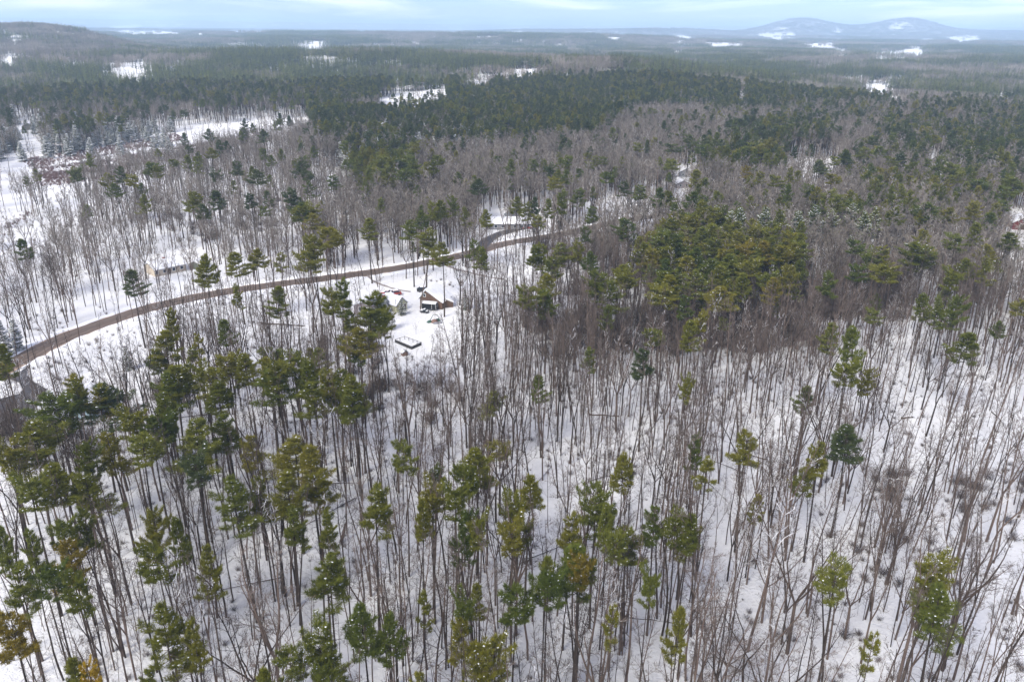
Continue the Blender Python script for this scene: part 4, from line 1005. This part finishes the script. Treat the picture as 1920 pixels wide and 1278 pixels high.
house('ranch_house', 'long beige ranch house under a thick snow roof with a row of windows', 'house', p0 + dv * ln, rz + R(90), 8.4, ln, 2.3, 1.7, BEIGE,
      wins=tuple(('l', u, 1.35, 0.95, 1.0) for u in (1.6, 4.4, 7.6, 10.4)) , doors=(('l', 6.0, 1.0, 0.95, 2.0),), chim=(5.2, 5.0, 3.7))
p0 = at(356, 504)
house('tool_shed', 'small dark shed with snowy roof beside the beige ranch house', 'shed', p0, R(-12), 4.2, 3.6, 1.9, 0.9, DKGREEN, ov=0.2)
p0 = at(921, 430)
house('driveway_house', 'grey house with snowy roof beside the dark curved driveway', 'house', p0 + np.array([15, 0, 0]), R(92), 8.0, 16.0, 2.5, 1.9, GREY, wins=tuple(('l', u, 1.4, 1.1, 1.1) for u in (2, 5, 10, 13)), doors=(('l', 7.5, 1.05, 1.0, 2.1),))
p0 = at(955, 418); house('dark_garage', 'dark shingled garage with bare grey roof next to the driveway', 'garage', p0, R(18), 7, 7, 2.4, 2.2, GREY, snow=(False, False), doors=(('f', 3.5, 1.1, 3.2, 2.2),))
p0 = at(1273, 331); house('hill_cottage', 'snow-roofed cottage among bare hardwoods, the upper of two white roofs', 'cottage', p0, R(-25), 8, 10, 2.4, 2.4, GREY, wins=(('f', 2.3, 1.4, 1, 1), ('f', 5.7, 1.4, 1, 1)))
p0 = at(1268, 353); house('hill_cottage', 'snow-roofed cottage among bare hardwoods, the lower of two white roofs', 'cottage', p0, R(12), 8, 8, 2.2, 1.8, MAUVE, wins=(('f', 2.3, 1.4, 1, 1), ('f', 5.7, 1.4, 1, 1)))
p0 = at(1897, 430); house('red_barn', 'dark red barn with snow on its roof at the woods edge', 'barn', p0, R(-18), 8, 9, 3.0, 2.4, REDP, doors=(('f', 4, 1.4, 2.4, 2.6),), wins=(('f', 4, 4.0, 0.9, 0.8),))
p0 = at(98, 782); house('blue_house', 'pale blue house with snowy roof half hidden by pines near the driveway mouth', 'house', p0, R(-6), 9.5, 8, 2.5, 2.0, BLUEP, wins=(('f', 2.3, 1.4, 1, 1.1), ('f', 7.2, 1.4, 1, 1.1)), doors=(('f', 4.7, 1.05, 1, 2.1),))
for px, py, rz, a, b, hh_, hr_, mt, lab in (
        (42, 244, 20, 9, 13, 2.8, 2.4, 'green', 'snow-roofed house in an opening beyond the power line'), (1596, 172, -80, 9, 22, 3.5, 2.2, 'white', 'long snow-roofed farm building in an open field'),
        (14, 121, 70, 14, 26, 4.5, 3.0, 'white', 'big white-roofed barn below the wooded hill, wider of two'), (40, 122, 60, 12, 24, 4.0, 3.0, 'white', 'white-roofed barn below the wooded hill, narrower of two'),
        (1745, 306, 15, 9, 11, 2.6, 2.4, 'grey', 'snowy roof showing between dark pines deep in the woods'), (1266, 101, 10, 12, 22, 4, 3, 'white', 'white farmhouse roof on the dark wooded plain'),
        (1688, 182, 70, 9, 16, 3, 2, 'white', 'small white-roofed house beside a pale field'), (1893, 130, 40, 12, 20, 4, 3, 'white', 'lone white house far out on the evergreen plain')):
    p0 = at(px, py)
    house('far_house', lab, 'house', p0, R(rz), a, b, hh_, hr_, {'green': DKGREEN, 'white': WHITEP, 'grey': GREY}[mt], wins=(('f', a * .3, 1.6, 1.1, 1.2), ('f', a * .7, 1.6, 1.1, 1.2), ('l', b * .3, 1.6, 1.1, 1.2), ('l', b * .7, 1.6, 1.1, 1.2)))
# white water tank far out
p0 = at(377, 73); e = empty('water_tank', p0); tag(e, 'round white water tank above the distant treetops', 'water tank')
m = MB(); prof = [(9, -1), (9.2, 17), (9.0, 19), (7.6, 22), (4.5, 24), (0.3, 24.8)]; v = []; f = []
for r_, z_ in prof:
    for j in range(24): v.append((r_ * math.cos(j * math.pi / 12), r_ * math.sin(j * math.pi / 12), z_))
for i in range(len(prof) - 1):
    for j in range(24): f.append((i * 24 + j, i * 24 + (j + 1) % 24, (i + 1) * 24 + (j + 1) % 24, (i + 1) * 24 + j))
m.add(v, f); link('tank_shell', m.mesh('tank', [WHITEP], True), e)
m = MB(); m.box((0, 0, 25.2), (1.2, 1.2, 1.2)); link('hatch', m.mesh('hatch', [GREY]), e)

def disc(c, r_, w_, n=14, axis='x'):
    v = []; 
    for s in (-w_ / 2, w_ / 2):
        for j in range(n):
            a = 6.2832 * j / n
            v.append((c[0] + s, c[1] + r_ * math.cos(a), c[2] + r_ * math.sin(a)) if axis == 'x' else (c[0] + r_ * math.cos(a), c[1] + s, c[2] + r_ * math.sin(a)))
    f = [(j, (j + 1) % n, n + (j + 1) % n, n + j) for j in range(n)] + [tuple(range(n))[::-1], tuple(range(n, 2 * n))]
    return v, f
def wheels(e, pts, r_):
    for c in pts:
        m = MB(); m.add(*disc(c, r_, 0.22, axis='y')); t = link('wheel', fixn(m.mesh('wheel', [RUBBER])), e)
        m = MB(); m.add(*disc(c, r_ * 0.55, 0.25, axis='y')); link('rim', fixn(m.mesh('rim', [GREY])), t)
def car(label, loc, rz, paint, pickup=False, cat='car', name='parked_car', snow=True):
    e = empty(name, loc, rz); tag(e, label, cat); L_, W_ = 4.6, 1.8
    lo = [(-2.3, 0.35), (2.3, 0.35), (2.3, 0.75), (2.05, 0.95), (0.95, 1.02), (-1.9, 1.05), (-2.25, 0.95)]
    m = MB(); n_ = len(lo); v = [(x, -W_ / 2, z) for x, z in lo] + [(x, W_ / 2, z) for x, z in lo]
    m.add(v, [tuple(range(n_)), tuple(range(n_, 2 * n_))[::-1]] + [(i, n_ + i, n_ + (i + 1) % n_, (i + 1) % n_) for i in range(n_)]); link('body', fixn(m.mesh('car_body', [paint])), e)
    up = [(1.0, 1.0), (0.35, 1.55), (-0.55 if pickup else -1.2, 1.58), (-0.7 if pickup else -1.95, 1.02)]
    def prism(pr, hw, mat, nm, dz=0, par=e):
        m = MB(); k = len(pr); v = [(x, -hw, z + dz) for x, z in pr] + [(x, hw, z + dz) for x, z in pr]
        m.add(v, [tuple(range(k)), tuple(range(k, 2 * k))[::-1]] + [(i, k + i, k + (i + 1) % k, (i + 1) % k) for i in range(k)]); return link(nm, fixn(m.mesh(nm, [mat])), par)
    prism(up, 0.76, GLASS, 'cabin_glass'); r_ = prism([(0.42, 1.53), (0.3, 1.62), (-0.5 if pickup else -1.15, 1.65), (-0.6 if pickup else -1.35, 1.54)], 0.79, paint, 'roof')
    if pickup:
        m = MB(); m.box((-1.5, 0, 1.08), (1.5, 1.5, 0.1)); link('bed_snow', m.mesh('bed_snow', [CAPSNOW]), e)
    if snow: prism([(0.4, 1.64), (0.25, 1.76), (-0.45 if pickup else -1.1, 1.78), (-0.55 if pickup else -1.3, 1.66)], 0.74, CAPSNOW, 'snow', 0, r_)
    if snow: prism([(1.95, 0.99), (1.8, 1.08), (1.15, 1.12), (1.05, 1.03)], 0.8, CAPSNOW, 'hood_snow')
    for y_ in (-0.6, 0.6):
        m = MB(); m.box((2.3, y_, 0.78), (0.06, 0.35, 0.16)); link('headlight', m.mesh('headlight', [TRIM]), e)
    wheels(e, [(x, y_, 0.34) for x in (-1.4, 1.4) for y_ in (-0.82, 0.82)], 0.34); return e
REDC = plain('red_paint', (0.30, 0.06, 0.055), 0.4, 0.08); BLACKP = plain('black_paint', (0.016, 0.017, 0.02), 0.4, 0.1)
car('red pickup truck parked in snow by the grey house', at(727, 553), R(160), REDC, True, 'truck', 'pickup_truck'); car('red car parked next to the red pickup', at(739, 553), R(200), REDC)
car('black snow-covered utility buggy parked beside the black trailer', at(796, 586), R(-20), BLACKP, True, 'buggy', 'utility_buggy').scale = (0.55, 0.7, 0.7); car('dark car tucked behind the brown barn', at(795, 546), R(10), METAL)
car('small orange-red car by the grey house at the curved driveway', at(988, 429), R(15), REDC)
p0 = at(806, 580); e = empty('cargo_trailer', p0, R(-12)); tag(e, 'black enclosed cargo trailer with snow on top in front of the brown barn', 'trailer')
m = MB(); m.box((0, 0, 1.25), (4.4, 2.0, 1.7)); link('trailer_body', m.mesh('trailer_body', [BLACKP]), e)
m = MB(); m.box((2.23, 0, 1.25), (0.06, 1.8, 1.5)); d_ = link('rear_door', m.mesh('rear_door', [METAL]), e); m = MB(); m.box((2.28, 0.5, 1.2), (0.05, 0.06, 0.9)); link('handle', m.mesh('handle', [TRIM]), d_)
m = MB(); m.box((0, 0, 2.22), (4.3, 1.95, 0.26)); m.box((0, 0, 2.4), (3.8, 1.5, 0.14)); link('snow', m.mesh('trailer_snow', [CAPSNOW]), e)
for x_ in (-2.22, 0.9, 2.22):
    for y_ in (-1.0, 1.0): m = MB(); m.box((x_, y_, 1.25), (0.07, 0.07, 1.72)); link('corner_trim', m.mesh('corner_trim', [TRIM]), e)
m = MB(); m.tube([(-2.2, 0.5, 0.45), (-3.3, 0, 0.45)], [0.06, 0.05], 6); m.tube([(-2.2, -0.5, 0.45), (-3.3, 0, 0.45)], [0.06, 0.05], 6); link('tongue', m.mesh('tongue', [METAL]), e)
wheels(e, [(x_, y_, 0.34) for x_ in (-0.4, 0.5) for y_ in (-1.02, 1.02)], 0.34)
# garden fence: dark posts, rails and wire panels round a snowed-in bed
corners = [at(741, 642), at(772, 655), at(790, 647), at(759, 636)]; e = empty('garden_fence', corners[0]); tag(e, 'low dark fence round a square snowed-in garden bed in the yard', 'fence')
for i in range(4):
    a, b = corners[i] - corners[0], corners[(i + 1) % 4] - corners[0]; n_ = max(2, int(np.linalg.norm(b - a) / 1.3)); th = aim(a, b); far_ = i >= 2
    for k in range(n_):
        q = a + (b - a) * k / n_; m = MB(); m.box((q[0], q[1], q[2] + 0.42), (0.1, 0.1, 1.1), th); link('post', m.mesh('post', [WOOD]), e)
        c = a + (b - a) * (k + 0.5) / n_; ln = np.linalg.norm(b - a) / n_
        m = MB(); m.box((c[0], c[1], c[2] + 0.86), (ln, 0.06, 0.09), th); link('rail', m.mesh('rail', [WOOD]), e)
        if not far_:
            m = MB(); m.box((c[0], c[1], c[2] + 0.38), (ln * 0.97, 0.025, 0.8), th); link('wire_panel', m.mesh('wire_panel', [METAL]), e)
# heap in the yard
p0 = at(815, 604); e = empty('play_set', p0, 0.3); tag(e, 'collapsed green play equipment dusted with snow in the middle of the yard', 'play set')
GREENP = plain('green_tarp', (0.07, 0.13, 0.10), 0.7, 0.25, 2); RUST = plain('rust_plastic', (0.20, 0.13, 0.105), 0.7, 0.2, 2)
rr_ = random.Random(3)
def lump(c, s, mat, nm):
    m = MB(); v = []; f = []; n_ = 9
    for i, (rk, zk) in enumerate(((1, 0), (0.95, 0.4), (0.65, 0.8), (0.15, 1.0))):
        for j in range(n_): a = 6.283 * j / n_; k = rk * rr_.uniform(0.75, 1.2); v.append((c[0] + s[0] * k * math.cos(a), c[1] + s[1] * k * math.sin(a), c[2] + s[2] * zk * rr_.uniform(0.85, 1.1)))
    for i in range(3):
        for j in range(n_): f.append((i * n_ + j, i * n_ + (j + 1) % n_, (i + 1) * n_ + (j + 1) % n_, (i + 1) * n_ + j))
    f.append(tuple(3 * n_ + j for j in range(n_))); m.add(v, f); return link(nm, fixn(m.mesh(nm, [mat])), e)
for c, s, mt, nm in (((0, 0, 0), (1.0, .9, 1.1), RUST, 'box'), ((-1.5, .3, 0), (.8, .6, .7), GREENP, 'tarp'), ((.9, 1.0, 0), (1.1, .7, .9), GREENP, 'tarp'), ((1.4, -.9, 0), (.7, .6, .5), GREY, 'tarp'), ((.1, -1.2, 0), (.8, .6, .5), GREY, 'tarp')):
    o = lump(c, s, mt, nm)
for a, b in (((-2, -.5, 0), (-.4, .4, 2.1)), ((-1.2, 1.2, 0), (-.4, .4, 2.1)), ((1.6, -.2, 0), (1.0, .6, 2.0)), ((-.4, .4, 2.1), (1.0, .6, 2.0))):
    m = MB(); m.tube([a, b], [.07, .07], 6); link('pole', m.mesh('pole', [GREENP]), e)
lump((0.2, .3, 1.05), (.6, .5, .18), CAPSNOW, 'snow'); lump((1.0, 1.0, .85), (.7, .4, .15), CAPSNOW, 'snow')
p0 = at(755, 668); house('chicken_coop', 'tiny rust-brown coop at the edge of the trees below the garden fence', 'coop', p0, R(30), 1.5, 1.3, 0.8, 0.5, RUST, snow=(True, False), ov=0.1, sth=0.1)
p0 = at(175, 722); e = empty('snow_post', p0); tag(e, 'short dark post with a snow cap alone in the clearing', 'post')
m = MB(); m.box((0, 0, 0.6), (0.36, 0.3, 1.5)); link('post', m.mesh('post', [WOOD]), e); m = MB(); m.box((0, 0, 1.41), (0.42, 0.36, 0.14)); link('snow', m.mesh('post_snow', [CAPSNOW]), e)
p0 = at(780, 626); pt = HARD[4]; e = inst('apple_tree', dict(trunk=pt['trunk'], branch=pt['branch'], snow=None), p0, 1.0, (0.24, 0.24, 0.2)); tag(e, 'small bare fruit tree alone in the snowy yard', 'bare tree')
p0 = at(788, 582); pt = HARD[0]; e = inst('yard_tree', dict(trunk=pt['trunk'], branch=pt['branch'], snow=None), p0, 1.0, (1.5, 1.5, 0.95)); tag(e, 'bare tree with thick straight trunk in the yard beside the black trailer', 'bare tree')
# fallen trunks
for (a, b, r_, lab) in (((490, 607), (572, 612), 0.28, 'pale fallen trunk lying across the snow in open hardwoods'), ((1104, 778), (1160, 781), 0.25, 'dark fallen trunk lying level among slender trunks'),
                        ((1690, 785), (1712, 783), 0.3, 'short dark log lying in open snow'), ((1180, 1158), (1262, 1168), 0.12, 'thin snow-covered fallen branch between two pines'), ((640, 1016), (652, 985), 0.3, 'broken brown stub leaning among pine trunks')):
    p, q = at(*a), at(*b); e = empty('fallen_log', p); tag(e, lab, 'log'); d_ = q - p
    if 'stub' in lab: d_ = np.array([0.8, 0.4, 3.2])
    m = MB(); m.tube([(0, 0, r_ * .6), tuple(d_ * .5 + np.array([.1, .2, r_ * .9])), tuple(d_ + np.array([0, 0, r_ * .6]))], [r_, r_ * .85, r_ * .5], 7); link('trunk', m.mesh('log', [BARK], True), e)
    m = MB(); m.tube([tuple(d_ * .1 + np.array([0, 0, r_ * 1.35])), tuple(d_ * .5 + np.array([.1, .2, r_ * 1.55])), tuple(d_ * .8 + np.array([0, 0, r_ * 1.2]))], [r_ * .5, r_ * .5, r_ * .3], 5); link('snow', m.mesh('log_snow', [CAPSNOW]), e)
    for k in (.45, .7, .85): m = MB(); c = d_ * k + np.array([0, 0, r_]); m.tube([tuple(c), tuple(c + np.array([.3, .5, .9]))], [.05, .015], 4); link('branch_stub', m.mesh('branch_stub', [BARK]), e)
fl = 0
for k in range(200):
    q = np.array([rng.uniform(-90, 110), rng.uniform(85, 235)]); ang = rng.uniform(0, 6.28); ln = rng.uniform(5, 13)
    if near_line([q[0]], [q[1]], ROAD)[0] < 18 or inpoly([q[0]], [q[1]], YARD)[0] or inpoly([q[0]], [q[1]], CLEAR)[0] or any(np.hypot(*(q - c)) < r + 10 for c, r in HOUSES_W): continue
    e = empty('fallen_tree', (q[0], q[1], float(zf(*q))), ang); r_ = rng.uniform(.09, .19)
    m = MB(); m.tube([(0, 0, .1), (ln * .5, .15, .32), (ln, 0, .15)], [r_, r_ * .8, r_ * .3], 6); link('trunk', m.mesh('log', [BARK], True), e)
    m = MB(); m.tube([(.4, 0, .12 + r_), (ln * .5, .15, .33 + r_ * .8), (ln * .9, 0, .2 + r_ * .4)], [r_ * .6, r_ * .6, r_ * .2], 4); link('snow', m.mesh('log_snow', [CAPSNOW]), e)
    for t in (.55, .68, .8, .9): a = rng.uniform(-1, 1); m = MB(); m.tube([(ln * t, .1, .25), (ln * t + .7, a, .25 + rng.uniform(.2, 1.1))], [.03, .008], 3, tip=True); link('branch_stub', m.mesh('branch_stub', [TWIG]), e)
    tag(e, 'thin fallen trunk with snow along its top lying on the woodland floor', 'log', 'fallen trunks in the snow'); fl += 1
    if fl >= 26: break
# power line: H-frames and cables along the cut
FR = [(-90, 352), (118, 311), (389, 259), (560, 227), (790, 176), (985, 140)]
pts = [at(*p) for p in FR]; POLEM = plain('grey_pole', (0.30, 0.27, 0.25), 0.9, 0.2, 2)
for i, p in enumerate(pts):
    a = pts[max(i - 1, 0)]; b = pts[min(i + 1, len(pts) - 1)]; th = aim(a, b) + math.pi / 2; e = empty('power_pole', p, th)
    tag(e, ['wooden H-frame power pole out past the scrub', 'wooden H-frame power pole among red scrub at the open end of the cut', 'wooden H-frame power pole in the wide snowy part of the cut', 'wooden H-frame power pole where the cut meets the pines', 'wooden H-frame power pole in the far snowy clearing between pine ridges', 'wooden H-frame power pole on the farthest strip of the cut'][i], 'power pole', 'H-frame poles along the power line')
    for s in (-2.1, 2.1): m = MB(); m.tube([(s, 0, -.5), (s, 0, 14)], [.2, .14], 8); link('pole', m.mesh('pole', [POLEM]), e)
    m = MB(); m.box((0, .16, 12.6), (9.0, .16, .26)); link('crossarm', m.mesh('crossarm', [POLEM]), e)
    for s in (-4.1, 0, 4.1): m = MB(); m.tube([(s, .16, 12.5), (s, .16, 11.5)], [.09, .09], 6); link('insulator', m.mesh('insulator', [GREY]), e)
for i in range(len(pts) - 1):
    for s in (-4.1, 0, 4.1):
        L0 = []
        for p, k in ((pts[i], i), (pts[i + 1], i + 1)):
            a = pts[max(k - 1, 0)]; b = pts[min(k + 1, len(pts) - 1)]; th = aim(a, b) + math.pi / 2; L0.append(p + np.array([math.cos(th) * s, math.sin(th) * s, 11.5]))
        q = [L0[0] + (L0[1] - L0[0]) * t / 10 - np.array([0, 0, 4 * 2.2 * (t / 10) * (1 - t / 10)]) for t in range(11)]
        m = MB(); m.tube(q, [.035] * 11, 4); o = link('power_cable', m.mesh('power_cable', [METAL])); tag(o, 'thin sagging power cable strung between H-frame poles along the cut', 'cable', 'cables of the power line')

# look-alikes: name the widest and the slimmest of each set apart
sets = {}
for o in list(COL.objects):
    if o.parent is None and o.get('label') and o.name.split('.')[0] in ('white_pine', 'bare_tree'): sets.setdefault(o['label'], []).append(o)
for lab, os_ in sets.items():
    if len(os_) < 2: continue
    os_.sort(key=lambda o: o.scale[0]); two = len(os_) == 2; nw = len(lab.split())
    a, b = ('slimmer of two alike', 'wider of two alike') if two else ('slimmest of those alike', 'widest of those alike')
    if nw + 4 <= 16: os_[0]['label'] = lab + ', ' + a; os_[-1]['label'] = lab + ', ' + b
# ------------------------------------------------------------------ haze
gx, gy = np.meshgrid(np.linspace(-30000, 30000, 400), np.linspace(0, 40000, 400)); ztop = max(96.0, float(zf(gx, gy).max()) + 24.0)
m = MB(); m.box((0, 0, (ztop - 15) / 2), (110000, 110000, ztop + 15)); hz_o = link('haze', m.mesh('haze', []))
tag(hz_o, 'pale blue winter haze lying over the whole landscape', 'haze', kind='stuff')
hm = bpy.data.materials.new('haze'); hm.use_nodes = True; hn = hm.node_tree.nodes
for q in list(hn): hn.remove(q)
ho = hn.new('ShaderNodeOutputMaterial'); pv = hn.new('ShaderNodeVolumePrincipled'); pv.inputs['Color'].default_value = (0.60, 0.81, 1.0, 1); pv.inputs['Density'].default_value = 0.000135
hm.node_tree.links.new(pv.outputs['Volume'], ho.inputs['Volume']); hz_o.data.materials.append(hm)
